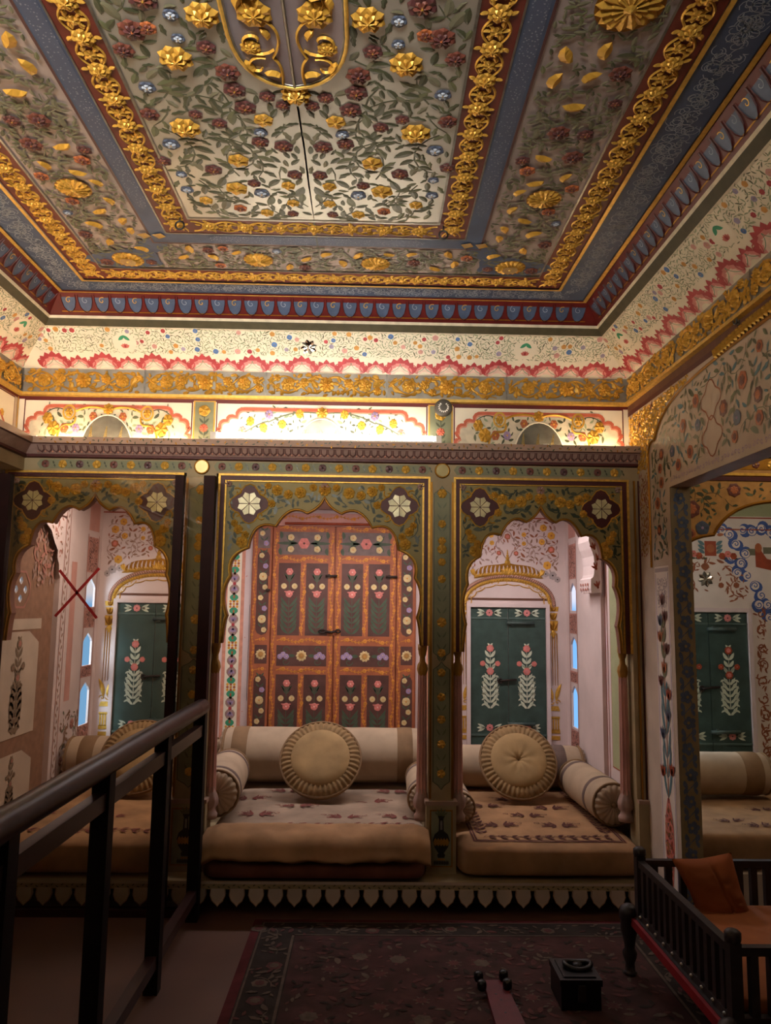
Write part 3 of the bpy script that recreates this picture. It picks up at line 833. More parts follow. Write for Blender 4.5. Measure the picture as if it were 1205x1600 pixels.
def cusped_arch(xc, za, W, sx, label, seed, ztop=1.905, dim=False):
    zb = za-.69
    t = thing('cusped_arch', label, 'arch', (xc, YA, za-.69), 'painted cusped arches of the arcade')
    hp = arch_half(sx); xr = hp[-1][0]
    yfr = YA+.022
    b = B(lambda u, v, h: (xc+u, yfr-h, za+v))
    Wp = W-.034; T = ztop-za-.015
    outer = [(-xr, -.69), (-Wp, -.69), (-Wp, T), (Wp, T), (Wp, -.69), (xr, -.69)]
    inner = [(x, y) for x, y in hp[::-1]][1:]+[(-x, y) for x, y in hp[1:-1]]
    pts = outer+inner
    n = len(pts); a = [b.p(x, y, 0) for x, y in pts]; c = [b.p(x, y, -.055) for x, y in pts]
    b.face(a, 'arch_olive'); b.face(c[::-1], 'alcove_pink')
    for i in range(n):
        j = (i+1) % n; b.face((a[i], a[j], c[j], c[i]), 'arch_edge')
    op = [(x*1.05+(.012 if x > 0 else -.012), y+.022) for x, y in ([(-x, y) for x, y in hp[::-1]]+hp)]+[(xr+.02, -.8), (-xr-.02, -.8)]
    su = (Wp-.012)/.4735
    cart = []
    sc_ = .37*su; sv = T-.105
    for s in (-1, 1):
        cu_ = [(s*sc_+r_*cos(tt), sv+r_*sin(tt)) for tt in [2*pi*i/24 for i in range(24)] for r_ in [.082*(1+.16*cos(4*tt))]]
        b.poly(cu_, 'dark_red', .001); b.vine(cu_+cu_[:1], .006, 'gold_paint', .002, .002)
        for k in range(4):
            an = pi/4+pi/2*k
            b.spiral(s*sc_+.078*cos(an), sv+.078*sin(an), .022, an, 1, .006, 'gold_paint', .003, .003, s)
    inside = lambda u, v: abs(u) < Wp-.01 and v < T-.012 and v > -.62 and not pip(u, v, op)
    GF = FL(6, 'gold_paint', 'gold_paint', 'gold_dark', .006, .002)
    fls = [(s*sc_, sv, .085, lambda a, u, v, r: None) for s in (-1, 1)]
    fls += [(0, .035, .032, FL(8, 'gold_paint', 'gold', 'gold_dark', .008, .002)), (-.055, .045, .02, GF), (.055, .045, .02, GF)]
    for s in (-1, 1):
        fls += [(s*x*su, y, r, GF) for x, y, r in ((.12, .02, .03), (.18, .01, .024), (.235, .03, .028), (.26, -.035, .02), (.28, .05, .018), (.42, -.16, .024), (.385, -.185, .02), (.40, -.22, .03), (.44, -.13, .018))]
    vinefill(b, inside, (-Wp, -.62, Wp, T), seed, .05, ['arch_leaf', 'arch_leaf', 'leaf_dark'], 'arch_leaf', 900, 6, fls, (), .001, 0, .44, .1, .27, 1.4, single=500)
    b.build('spandrel', t)
    # gilt fillet along the cusps
    b = B()
    crv = [(xc-x, yfr-.003, za+y) for x, y in hp[::-1]]+[(xc+x, yfr-.003, za+y) for x, y in hp[1:]]
    b.tube(crv, .006, 'gold_dark', 6)
    for s in (-1, 1):
        b.tube([(xc+s*(x*1.0+.006), yfr-.006, za+y) for x, y in hp[22:44]], .004, 'gold', 6)
    b.build('gilt_fillet', t)
    for s in (-1, 1):
        b = B(lambda u, v, h: (xc+u, yfr-h, za+v)); star(b, s*sc_, sv, .056*(.9 if su < .95 else 1)); b.build('mirror_star', t)
    # rectangular frame: dark red board between two gilt strips
    b = B(); z0 = zb
    for x0_, x1_, y_, m_, zt_ in ((W, W-.010, YA-.004, 'gold', ztop+.020), (W-.010, W-.028, YA+.004, 'dark_red', ztop+.010), (W-.028, W-.036, YA+.014, 'gold', ztop-.006)):
        lo, hi = min(x0_, x1_), max(x0_, x1_); wd = hi-lo
        for s in (-1, 1):
            b.box(min(xc+s*lo, xc+s*hi), max(xc+s*lo, xc+s*hi), y_, YA+.03, z0, zt_, m_)
        b.box(xc-hi, xc+hi, y_-.0005, YA+.03, zt_-wd, zt_, m_)
    b.build('arch_frame', t)
    for u_, v_, r_ in ((0, T-.02, .022), (-Wp+.01, T-.01, .018), (Wp-.01, T-.01, .018)):
        b = B(lambda u, v, h: (xc+u, yfr-h, za+v)); b.flower(u_, v_, r_, 6, 'rose_moulding', None, 'gold_dark', .003, .01); b.build('carved_boss', t)
    return t
cusped_arch(-1.300, 1.822, .4185, .86, 'olive and gold cusped arch behind the glass screen, mirror stars in its corners', 71)
cusped_arch(-.2180, 1.822, .5015, 1., 'wide olive and gold cusped arch in front of the orange door', 72)
cusped_arch(.8135, 1.795, .4185, .86, 'olive and gold cusped arch in front of the green shutters with a golden dome', 73)

# ------------------------------------------------------------------ piers between the arches
def pier(xc, w, z0, label, full=True):
    t = thing('painted_pier', label, 'pier', (xc, YA+.05, z0), 'piers of the arcade')
    b = B(); hw_ = w/2
    b.box(xc-hw_, xc+hw_, YA, YA+.11, .44, 1.925, 'arcade_beige'); 
    for s in (-1, 1): b.box(xc+s*(hw_-.005)-.005, xc+s*(hw_-.005)+.005, YA-.003, YA+.02, .45, 1.90, 'gold_dark')
    b.build('shaft', t)
    b = B(lambda u, v, h: (xc+u, YA-h, v)); pw = hw_-.018
    def lozenge(za_, zb_):
        pt = [(0, za_), (pw*.35, za_+.018), (pw, za_+.035), (pw, zb_-.035), (pw*.35, zb_-.018), (0, zb_), (-pw*.35, zb_-.018), (-pw, zb_-.035), (-pw, za_+.035), (-pw*.35, za_+.018)]
        b.poly(pt, 'green_panel', .0015); b.vine(pt+pt[:1], .004, 'leaf_dark', .002)
    lozenge(1.065, 1.88); lozenge(.49, 1.060)
    for k, z in enumerate((1.845, 1.70, 1.62, 1.58, 1.52, 1.44, 1.24, 1.10)):
        b.flower(0, z, .02 if k % 3 else .024, 5 if k % 2 else 6, 'gold_paint', None, 'gold', .003, .005, k)
    for z in (1.01, .90, .80, .69, .56): b.flower(0, z, .02, 5, 'gold_paint', None, 'gold', .003, .005, z*9)
    z = 1.83
    while z > .53:
        for s in (-1, 1): b.leaf(s*.004, z, pi/2-s*.6, .034, .008, 'leaf_mid', .002, 0, s*.5)
        z -= .055
    b.build('painted_panel', t)
    b = B(); b.box(xc-hw_-.012, xc+hw_+.012, YA-.012, YA+.12, z0, .425, 'arcade_beige'); b.box(xc-hw_-.018, xc+hw_+.018, YA-.018, YA+.12, .425, .442, 'arcade_rose')
    b.mp = lambda u, v, h: (xc+u, YA-.012-h, v)
    pw = hw_-.004
    b.rect(-pw, .16, pw, .405, 'gold_dark', .001); b.rect(-pw+.006, .166, pw-.006, .399, 'green_panel', .002)
    # the vase: long neck, round body, foot
    pr = [(.014, .0), (.018, .012), (.012, .02), (.030, .045), (.038, .075), (.030, .10), (.012, .115), (.010, .165), (.016, .18)]
    zb_ = .20
    b.poly([(x_, zb_+y_) for x_, y_ in pr]+[(-x_, zb_+y_) for x_, y_ in pr[::-1]], 'black_vase', .003)
    for k in range(5): b.leaf((k-2)*.013, zb_+.05, pi/2, .035, .017, 'ochre', .004, 0)
    b.rect(-.005, zb_+.12, .005, zb_+.16, 'silver_leaf', .004); b.rect(-.017, .19, .017, .197, 'ochre', .003)
    for k in range(9): b.leaf(-.03+.0075*k, .168, pi/2, .022, .007, 'black_vase', .003)
    for a_ in (-1.1, -.6, 0, .6, 1.1): b.leaf(0, zb_+.18, pi/2+a_, .035, .010, 'leaf_mid', .003, 0, -a_*.5)
    b.build('pedestal', t)
    b = B(); zc_ = 1.955
    b.lathe([(0, .004), (.030, .004), (.030, 0)], 'mirror_warm', (xc, YA-.006, zc_), (0, -1, 0), 24, flat=True)
    b.tube([(xc+.032*cos(a_), YA-.006, zc_+.032*sin(a_)) for a_ in [2*pi*i/24 for i in range(24)]], .005, 'gold_dark', 6, closed=True)
    b.build('mirror_medallion', t)
pier(pil[0], .14, .132, 'grey-green painted pier between the glass screen and the wide arch')
pier(pil[1], .111, .132, 'grey-green painted pier with a black vase on its foot, between the two clear arches')

# slender reeded columns under the arch springs
def colonnette(x, label, zb=.34):
    zc = 1.155; y = YA+.075
    t = thing('slender_column', label, 'column', (x, y, zb), 'slender columns of the arcade')
    mod = lambda r, t_, a, i: (r*(1+.16*cos(8*a)), 0)
    b = B(); b.lathe([(.022, zb+.10), (.020, zb+.3), (.018, zc-.16)], 'rose_moulding', (x, y, 0), n=48, mod=mod, ms=['alcove_pink'] * 2); 
    b.build('shaft', t)
    b = B(); b.lathe([(.018, zc-.165), (.021, zc-.155), (.024, zc-.135), (.021, zc-.115), (.014, zc-.10), (.013, zc-.08), (.018, zc-.065), (.020, zc-.05), (.022, zc-.045), (.022, zc-.02), (0, zc-.02)], 'ochre', (x, y, 0), n=24,
                   mod=lambda r, t_, a, i: (r*(1+(.1*cos(8*a) if 1 < i < 4 else 0)), 0)); b.build('capital', t)
    b = B(); b.lathe([(0, zb), (.034, zb), (.036, zb+.02), (.028, zb+.03), (.024, zb+.045), (.034, zb+.06), (.036, zb+.085), (.030, zb+.105), (.022, zb+.125), (.021, zb+.14)], 'rose_moulding', (x, y, 0), n=24,
                   mod=lambda r, t_, a, i: (r*(1+(.1*cos(8*a) if 4 < i < 8 else 0)), 0)); b.build('base', t)
colonnette(pil[0]+.085, 'slender pink column at the left edge of the wide arch, behind the rail post')
colonnette(pil[1]-.083, 'slender pink column at the right edge of the wide arch')
colonnette(pil[1]+.083, 'slender pink column left of the mattress with the dark red border, beside the vase pier')
colonnette(1.205, 'slender pink column beside the right-hand end of the arcade')
# narrow end posts of the arcade
for x0_, x1_, lb in ((1.232, XE, 'narrow beige end post with a dark red stripe where the arcade meets the right wall'),):
    t = thing('end_post', lb, 'post', ((x0_+x1_)/2, YA, .132))
    b = B(); b.box(x0_, x1_, YA, YA+.10, .132, 1.925, 'arcade_beige'); b.build('post_body', t)
    b = B(); w = x1_-x0_
    b.box(x0_+w*.62, x0_+w*.86, YA-.006, YA, .45, 1.92, 'dark_red'); b.build('red_stripe', t)
    b = B(); b.box(x0_+w*.30, x0_+w*.42, YA-.008, YA, .45, 1.92, 'gold_dark'); b.build('gilt_stripe', t)
    b = B(); b.box(x0_+.001, x1_-.004, YA-.02, YA, .132, .44, 'arcade_beige'); b.box(x0_+.001, x1_-.003, YA-.026, YA, .44, .455, 'arcade_rose'); b.build('pedestal', t)

# ------------------------------------------------------------------ raised platform with a row of hanging petals
PY = 3.48
b = B()
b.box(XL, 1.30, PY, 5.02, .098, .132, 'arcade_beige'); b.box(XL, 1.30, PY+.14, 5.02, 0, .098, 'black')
b.mp = lambda u, v, h: (u, PY-h, v)
b.rect(XL, .120, 1.30, .132, 'plaster_warm', .003)
for k in range(140):
    u = XL+.03+k*.0215
    b.leaf(u, .111, (.6 if k % 2 else -.6), .014, .005, 'leaf_dark', .001)
b.mp = idm
platform = tag(b.build('platform'), kind='structure')
b = B(); b.mp = lambda u, v, h: (u, PY+.012-h, v)
n = 37; w = (1.30-XL)/n
for k in range(n):
    u = XL+w*(k+.5)
    sh = [(u-w*.36, .102), (u-w*.40, .075), (u-w*.28, .052), (u-w*.1, .040), (u, .030), (u+w*.1, .040), (u+w*.28, .052), (u+w*.40, .075), (u+w*.36, .102)]
    b.extrude(sh, 0, .016, 'plaster_warm'); b.vine(sh, .004, 'arcade_rose', .017, .002)
b.build('petal_valance', platform)
# ================================================================== the sitting alcove behind the arcade
YK, ZA = 5.0, 1.935
wm = lambda u, v, h: (u, YK-h, v)
def K(px, py, y=YK): q = P(px, py, y=y); return q.x, q.z
MIR = -.463                                     # bay 1 is bay 3 mirrored
def c5(x, y): return K(720+x/4.105, 780+y/4.105)
def c6(x, y): return K(310+x/3.09, 690+y/3.09)
def rect_pts(x0, y0, x1, y1): return [(x0, y0), (x1, y0), (x1, y1), (x0, y1)]
# window recess positions
WX0, WX1, WZ0, WZ1 = .656, 1.144, .455, 1.318
gap0, gap1 = K(385.5, 1095), K(390, 945)
b = B(wm)
b.holes(rect_pts(XL, .10, XR, ZA+.02), [rect_pts(gap0[0], gap0[1], gap1[0], gap1[1])], 'alcove_wall', 0, .06)
# painted strip beside the orange door
sx0, sx1 = K(353, 1000)[0], K(374, 1000)[0]
for s in (0, 1):
    b.push(-.431 if s else 0, 0, 0, -1 if s else 1, 1)
    b.rect(sx0-.022, .3, sx1+.022, ZA, 'coral_pale', .001); b.rect(sx0, .3, sx1, ZA, 'cream', .002)
    xm = (sx0+sx1)/2; w = (sx1-sx0)/2
    for k in range(6):
        z = .40+k*.262
        for t in (-1, 1):
            b.leaf(xm, z, t*pi/2, .075, w*1.5, 'rose_moulding', .003, 0); b.leaf(xm, z+t*.065, t*pi/2, .05, w*1.3, 'leaf_bright', .0025, 0)
            for r_ in (-.6, 0, .6): b.leaf(xm, z+t*.02, t*pi/2+r_, .035, .014, 'flower_violet', .004, 0)
        b.disc(xm, z, .011, 'lotus_red', .005, 8)
        z += .131
        for i in (-1, 0, 1):
            for j in (-1, 0, 1): b.disc(xm+i*w*.5, z+j*.017, .0085, 'flower_orange' if (i+j) % 2 else 'flower_yellow', .003, 8)
        for t in (-1, 1): b.leaf(xm, z+t*.035, t*pi/2, .024, .012, 'flower_orange', .003); b.disc(xm, z+t*.066, .009, 'flower_orange', .003, 8)
    b.pop()
rng = random.Random(5)
for k in range(260):                            # small sprigs on the plaster
    u, v = rng.uniform(-.83, .5), rng.uniform(.4, ZA-.02)
    if -.79 < u < .35 or (sx0-.03 < u < sx1+.03): continue
    b.disc(u, v, .004, 'alcove_pink', .001, 6)
b.rect(XL, 1.897, XR, 1.905, 'brick_red', .002)
def golden_arch(b):
    """painted golden arch with a dome over the shutters, columns at its sides"""
    ap = c5(300, 505); l = c5(20, 650); r = c5(580, 680)
    xm = (WX0+WX1)/2; zsp = c5(590, 690)[1]; rx = (c5(590, 700)[0]-c5(28, 700)[0])/2; rz = c5(300, 510)[1]-zsp
    arc = lambda k, n=30: [(xm+rx*k*cos(pi*i/n), zsp+(rz+rx*(k-1))*sin(pi*i/n)**.85) for i in range(n+1)]
    b.vine(arc(1.06), .024, 'alcove_brown', .002, .006); b.vine(arc(.975), .022, 'gold', .002, .008)
    for x, y in arc(.975, 46): b.leaf(x-.006, y-.008, .9, .022, .009, 'gold_bright', .008, .004)
    for x, y in arc(1.06, 60): b.leaf(x-.005, y-.008, .9, .02, .007, 'alcove_pink', .007, .002)
    sc = arc(.88, 10)
    for i in range(10): b.vine(via(sc[i], ((sc[i][0]+sc[i+1][0])/2*.97+xm*.03, (sc[i][1]+sc[i+1][1])/2-.006), sc[i+1], 5), .007, 'gold', .003, .004)
    vinefill(b, lambda u, v: .885 < hypot((u-xm)/rx, max(0, v-zsp)/(rz*.98)) < .95 and v > zsp, (xm-rx, zsp, xm+rx, zsp+rz), 81, .025, ['gold_paint'], 'gold_paint', 60, 4, h=.002, single=60)
    d0, d1 = c5(90, 500), c5(520, 500); top = c5(300, 405)
    dome = [d0]+bez((d0[0], d0[1]+.01), (d0[0]-.004, top[1]-.022), (xm-.075, top[1]-.016), 8)+bez((xm-.075, top[1]-.016), (xm-.015, top[1]-.012), (xm, top[1]+.006), 4)[1:]
    full = dome+[(2*xm-x, y) for x, y in dome[::-1]]
    b.poly(full, 'gold_dark', .002)
    for k in range(-8, 9):
        u = xm+k*.0275; hh = (1-(abs(k)/9.2)**4)**.5
        b.vine([(u, d0[1]+.012), (u*.985+xm*.015, d0[1]+(top[1]-d0[1]-.02)*hh*.7), (u*.93+xm*.07, d0[1]+(top[1]-d0[1]-.022)*hh)], .011, 'alcove_wall', .003, .005)
    b.vine(bez((d0[0]-.005, d0[1]), (xm, d0[1]+.05), (d1[0]+.005, d0[1]), 14), .018, 'gold', .004, .009)
    for k in range(24): b.leaf(d0[0]+(d1[0]-d0[0])*k/24, d0[1]+.004+.018*sin(pi*k/24), .9, .025, .011, 'gold_bright', .01, .004)
    for y_, r_ in ((.0, .018), (.025, .013), (.043, .009), (.058, .006)): b.disc(xm, top[1]+y_, r_, 'gold', .006, 12, r_*.8)
    b.leaf(xm, top[1]+.055, pi/2, .03, .008, 'gold', .006, .003)
    for a_ in (-.8, -.4, 0, .4, .8): b.leaf(xm, top[1]-.085, pi/2+a_, .06, .02, 'gold', .007, .005)
    for t in (-1, 1):
        for a_ in (.3, .7, 1.1): b.leaf(xm+t*(d1[0]-xm-.01), d0[1]+.01, pi/2-t*a_*.6, .05, .018, 'gold', .006, .005)
    # side columns
    for t in (-1, 1):
        xcn = xm+t*(rx*1.035); zb_ = .35
        cm = 'gold' if t > 0 else 'gold'
        for z0_, z1_, w0, w1 in ((zsp-.03, zsp, .030, .036), (zsp-.085, zsp-.04, .016, .028), (zsp-.155, zsp-.09, .026, .030)):
            b.poly([(xcn-w0, z0_), (xcn+w0, z0_), (xcn+w1, z1_), (xcn-w1, z1_)], cm, .003)
            for a_ in (-.5, 0, .5): b.leaf(xcn, z0_, pi/2+a_, (z1_-z0_), .018, 'gold_dark', .004, .003)
        b.leaf(xcn, zsp-.15, -pi/2, .05, .035, cm, .003, .004)
        for k in (-1.5, -.5, .5, 1.5): b.vine([(xcn+k*.014, zsp-.17), (xcn+k*.016, zsp-.5)], .008, 'ochre', .003, .004)
        for q in (-1, 1):
            b.leaf(xcn+q*.012, zsp-.60, pi/2-q*.25, .12, .028, cm, .004, .004, -q*.5); b.spiral(xcn+q*.02, zsp-.605, .018, 0, 1, .006, cm, .004, .003, q)
        b.poly([(xcn-.036, zsp-.66), (xcn+.036, zsp-.66), (xcn+.026, zsp-.63), (xcn-.026, zsp-.63)], cm, .003)
        b.rect(xcn-.034, zsp-.71, xcn+.034, zsp-.695, cm, .003); b.rect(xcn-.034, zsp-.80, xcn+.034, zsp-.775, cm, .003)
        for k in (-.024, -.008, .008, .024): b.rect(xcn+k-.005, zsp-.78, xcn+k+.005, zsp-.705, cm, .003)
        b.rect(xcn-.034, zsp-.84, xcn+.034, zsp-.815, cm, .003)
    # flowering arabesque over the dome
    OR = FL(6, 'flower_yellow', None, 'flower_orange', .002); OP = FL(6, 'flower_orange', 'flower_pink', 'gold', .002); GR = FL(7, 'silver_panel', None, 'black', .001)
    fls = []
    for x_, y_, r_, k_ in ((195, 230, 22, OR), (300, 240, 26, OP), (405, 228, 20, OR), (530, 185, 30, OR), (580, 235, 32, OR), (520, 275, 26, OR), (580, 325, 30, OP), (555, 425, 34, OR),
                           (100, 275, 22, OR), (50, 355, 22, OP), (50, 415, 32, OR), (245, 345, 20, OP), (355, 348, 20, OP), (200, 280, 20, OR), (405, 285, 18, OR), (590, 490, 34, GR), (545, 480, 26, GR), (620, 515, 26, GR), (45, 480, 26, GR)):
        u, v = c5(x_, y_); fls.append((u, v, r_/4.105/290, k_))
    e0, e1 = c5(20, 480), c5(625, 130)
    vinefill(b, lambda u, v: e0[0] < u < e1[0] and v > top[1]-.12 and v < e1[1] and not pip(u, v, [(x*1.06-xm*.06, y+.02) for x, y in full]) and hypot(u-xm, (v-top[1]-.03)/1.6) > .055, (e0[0], e0[1], e1[0], e1[1]), 83, .045,
             ['alcove_brown', 'rose_moulding', 'tan_vine'], 'alcove_brown', 350, 6, fls, (), .0012, 0, .36, .07, .34, 1.5, single=120)
    med = [(xm+.062*cos(t)*(1+.22*cos(4*t)), top[1]+.115+.075*sin(t)*(1+.18*cos(4*t))) for t in [2*pi*i/32 for i in range(33)]]
    b.vine(med, .007, 'rose_moulding', .003)
    # frame of the recess
    b.rect(WX0-.055, WZ1+.045, WX1+.03, WZ1+.06, 'outline_brown', .002)
for s in (0, 1):
    b.push(MIR if s else 0, 0, 0, -1 if s else 1, 1); golden_arch(b); b.pop()
wall_far = structure(b.build('wall_far'))

# --- painted plant used on doors, shutters and walls
def plant(b, u, v, H, m_leaf, m_fl, m_fl2=None, h=.002, W=.24, side_m=None):
    b.vine([(u, v+.1*H), (u, v+.9*H)], H*.016, m_leaf, h)
    for k, (t, l) in enumerate(((.0, .17), (.085, .22), (.17, .24), (.26, .22), (.35, .19), (.44, .14))):
        for s in (-1, 1):
            b.leaf(u, v+t*H, pi/2-s*.72, l*H, W*.25*H, m_leaf, h, 0, s*.5, notch=True)
            b.leaf(u+s*.07*H, v+t*H+.06*H, -s*.2+(pi if s < 0 else 0), .08*H, .03*H, m_leaf, h, 0, -s*1.4)
    b.flower(u, v+.58*H, .062*H, 6, m_fl, m_fl2, m_fl2 or m_fl, h+.001, .001)
    for s in (-1, 1):
        b.flower(u+s*.12*H, v+.70*H, .045*H, 5, side_m or m_fl, None, m_fl2 or m_fl, h+.001, .001)
        b.vine(bez((u, v+.62*H), (u+s*.05*H, v+.66*H), (u+s*.12*H, v+.70*H), 4), H*.012, m_leaf, h)
        for t, l in ((.60, .14), (.70, .12), (.80, .14)): b.leaf(u, v+t*H, pi/2-s*.7, l*H, .05*H, m_leaf, h, 0, s*.6)
    b.flower(u, v+.94*H, .062*H, 7, m_fl, m_fl2, m_fl2 or m_fl, h+.001, .001)
    for t in (-.8, .8): b.leaf(u, v+.98*H, pi/2-t, .06*H, .03*H, m_leaf, h, 0)

def shutters(name, x0, x1, z0, z1, y, light, xf=None):
    """a recess with a white frame and two green shutter leaves"""
    b = B(lambda u, v, h: (u, y-h, v)); fr = .024
    for a, c_, d, e in ((x0-fr, z0-.03, x0, z1+fr), (x1, z0-.03, x1+fr, z1+fr), (x0, z1, x1, z1+fr), (x0-fr, z0-.055, x1+fr, z0-.02)):
        b.mp = idm; b.box(a, d, y-.026, y, c_, e, 'alcove_wall')
    root = structure(b.build(name)); xm = (x0+x1)/2
    for s, (a, c_) in ((-1, (x0+.003, xm-.002)), (1, (xm+.002, x1-.003))):
        b = B(); b.box(a, c_, y-.012, y-.001, z0, z1-.004, 'shutter_green')
        b.box(a, c_, y-.016, y-.012, z1-.075, z1-.064, 'shutter_green_light'); b.box(a, c_, y-.018, y-.012, z0+.055, z0+.066, 'shutter_green_light')
        b.mp = lambda u, v, h: (u, y-.0125-h, v)
        cx_ = (a+c_)/2
        plant(b, cx_-.004*s, z0+.225, .40, 'shutter_leaf', 'flower_pink' if light else 'brick_red', 'lotus_pink' if light else 'flower_pink')
        for zz in (z1-.035, z0+.022):
            zz = zz if zz > z0+.1 else z0+.105
            b.flower(cx_, zz, .024, 8, 'lotus_pink', None, 'flower_wine', .002, .001)
            for q in (-1, 1):
                for t in (-.45, 0, .45): b.leaf(cx_+q*.028, zz, (0 if q > 0 else pi)+t, .055, .016, 'shutter_leaf', .001, 0)
        b.build('shutter', root)
    for zz in (z1-.10, z0+.13):
        b = B(); b.tube([(xm-.012, y-.026, zz), (xm+.165*(x1-x0)/.488, y-.026, zz)], .011, 'bolt_grey', 8)
        b.box(xm+.02, xm+.035, y-.03, y-.012, zz-.016, zz+.016, 'bolt_grey'); b.build('bolt', root)
    b = B(); b.tube([(xm-.055, y-.022, (z0+z1)/2-.035), (xm-.02, y-.028, (z0+z1)/2-.03), (xm+.05, y-.024, (z0+z1)/2-.026)], .007, 'iron', 8)
    b.tube([(xm-.055+.014*cos(a), y-.022, (z0+z1)/2-.035+.014*sin(a)) for a in [2*pi*i/12 for i in range(12)]], .005, 'iron', 6, closed=True); b.build('latch', root)
    return root
shutters('window_1', MIR-WX1, MIR-WX0, WZ0, WZ1, YK, True)
shutters('window_2', WX0, WX1, WZ0, WZ1, YK, True)

# ------------------------------------------------------------------ the orange painted door
DY = YK-.02
def D6(x, y): return K(310+x/3.09, 690+y/3.09, DY)
dx0, dx1 = D6(250, 900)[0], D6(1050, 900)[0]; dzt = D6(650, 350)[1]; dzl = D6(650, 412)[1]; dzb = .20
b = B(); b.box(dx0, dx1, DY-.004, YK, dzb, dzt, 'door_orange'); door = structure(b.build('door_1'))
def panel(b, x0, z0, x1, z1, m, cut=0):
    if cut:
        r = (x1-x0)/2*.9; pts = [(x0, z0+r), (x0+r*.3, z0+r*.35), ((x0+x1)/2, z0), (x1-r*.3, z0+r*.35), (x1, z0+r), (x1, z1-r), (x1-r*.3, z1-r*.35), ((x0+x1)/2, z1), (x0+r*.3, z1-r*.35), (x0, z1-r)]
    else: pts = rect_pts(x0, z0, x1, z1)
    b.poly(pts, m, .0002)
dm = lambda u, v, h: (u, DY-.022-h, v)
def leafwave(b, x0, z0, x1, z1, w):
    n = max(3, int(hypot(x1-x0, z1-z0)/.022)); L_ = hypot(x1-x0, z1-z0); ux, uz = (x1-x0)/L_, (z1-z0)/L_
    pts = [(x0+ux*L_*i/n-uz*w*.28*sin(i*.9), z0+uz*L_*i/n+ux*w*.28*sin(i*.9)) for i in range(n+1)]
    b.vine(pts, w*.16, 'door_gold', .001)
    for i in range(1, n):
        an = atan2(uz, ux)
        b.leaf(pts[i][0], pts[i][1], an+.8, w*.5, w*.2, 'door_gold', .001); b.leaf(pts[i][0], pts[i][1], an-.8, w*.5, w*.2, 'door_gold', .001)
        if i % 5 == 2: b.flower(pts[i][0], pts[i][1], w*.42, 5, 'door_gold', None, 'gold_dark', .0015, .001)
rows = [(440, 550, 'top'), (590, 938, 'tall'), (985, 1085, 'mid'), (1125, 1470, 'low')]
def rz_(y): return D6(650, y)[1]
def col(x): return D6(x, 900)[0]
for s, (xa, xb) in ((-1, (352, 652)), (1, (658, 952))):
    b = B(); b.box(col(xa)+.002, col(xb)-.002, DY-.022, DY-.004, dzb+.01, dzl, 'door_orange'); b.mp = dm
    pa, pb = col(xa+30), col(xb-30); pm = (pa+pb)/2
    for y0, y1, kd in rows:
        z1, z0 = rz_(y0), rz_(y1)
        if kd in ('top', 'mid'):
            panel(b, pa, z0, pb, z1, 'door_slate' if kd == 'top' else 'door_brown'); zm = (z0+z1)/2
            if kd == 'top':
                b.flower(pm, zm, .038, 6, 'flower_pink', None, 'door_brown', .001, .002)
                for q in (-1, 1):
                    for t in (-1, 1):
                        b.flower(pm+q*.085, zm+t*.038, .022, 5, 'door_petal', None, 'door_gold', .001, .001)
                        b.leaf(pm+q*.04, zm, (0 if q > 0 else pi)+q*t*.5, .10, .022, 'door_green', .0005, 0, q*t*1.2)
                        b.leaf(pm+q*.15, zm+t*.03, (pi/2 if t > 0 else -pi/2), .05, .024, 'door_green', .0005, 0, 1)
                    b.leaf(pm+q*.05, zm, 0 if q > 0 else pi, .13, .02, 'door_green', .0005)
            else:
                b.flower(pm, zm, .036, 10, 'door_petal', 'ochre_wash', 'door_gold', .001, .002)
                for q in (-1, 1):
                    for k in range(3): b.flower(pm+q*(.095+.02*k), zm+(.008 if k % 2 else -.006), .018, 5, 'flower_violet', None, 'door_petal', .001, .001)
                    b.leaf(pm+q*.04, zm, 0 if q > 0 else pi, .05, .022, 'door_green', .0005)
                    for t in (-1, 1): b.spiral(pm+q*.10, zm+t*.036, .026, 0, 1, .005, 'door_green', .0005, 0, t)
        else:
            for a, c_ in ((pa, pm-.018), (pm+.018, pb)):
                panel(b, a, z0, c_, z1, 'door_brown'); cx_ = (a+c_)/2; H = .32
                zt = z1-.03
                b.flower(cx_, zt-.025, .024, 6, 'flower_pink', None, 'flower_pink_light', .001, .002); b.vine([(cx_, zt-.04), (cx_, z0+.01)], .005, 'door_green', .0004)
                for q in (-1, 1):
                    b.flower(cx_+q*.034, zt-.118, .019, 4, 'door_petal', None, 'door_gold', .001, .001)
                    for k in range(4): b.leaf(cx_, zt-.09+.012*k, pi/2-q*(.6+.2*k), .045, .008, 'door_green', .0005, 0, q*.8)
                    for k in range(6): b.leaf(cx_, z0+.012+(zt-.215-z0-.012)*k/6, pi/2-q*.75, .085, .019, 'door_green', .0005, 0, q*.8)
                b.flower(cx_, zt-.168, .024, 5, 'flower_pink', None, 'flower_pink_light', .001, .002)
                for q in (-1, 1): b.leaf(cx_, zt-.16, (0.25 if q > 0 else pi-.25), .034, .012, 'flower_pink', .001)
            leafwave(b, pm, z0, pm, z1, .03)
    for y in (424, 570, 962, 1105): leafwave(b, pa, rz_(y), pb, rz_(y), .032)
    for x in (xa+14, xb-14): leafwave(b, col(x), dzb+.05, col(x), dzl-.03, .026)
    lf = b.build('door_leaf', door)
    # sliding bolt
    bx = col(610 if s < 0 else 902); zz = rz_(650)
    b = B(); b.tube([(bx, DY-.032, zz), (bx+.075, DY-.032, zz)], .008, 'iron', 8); b.box(bx+.015, bx+.03, DY-.036, DY-.02, zz-.012, zz+.012, 'iron'); b.build('bolt', door)
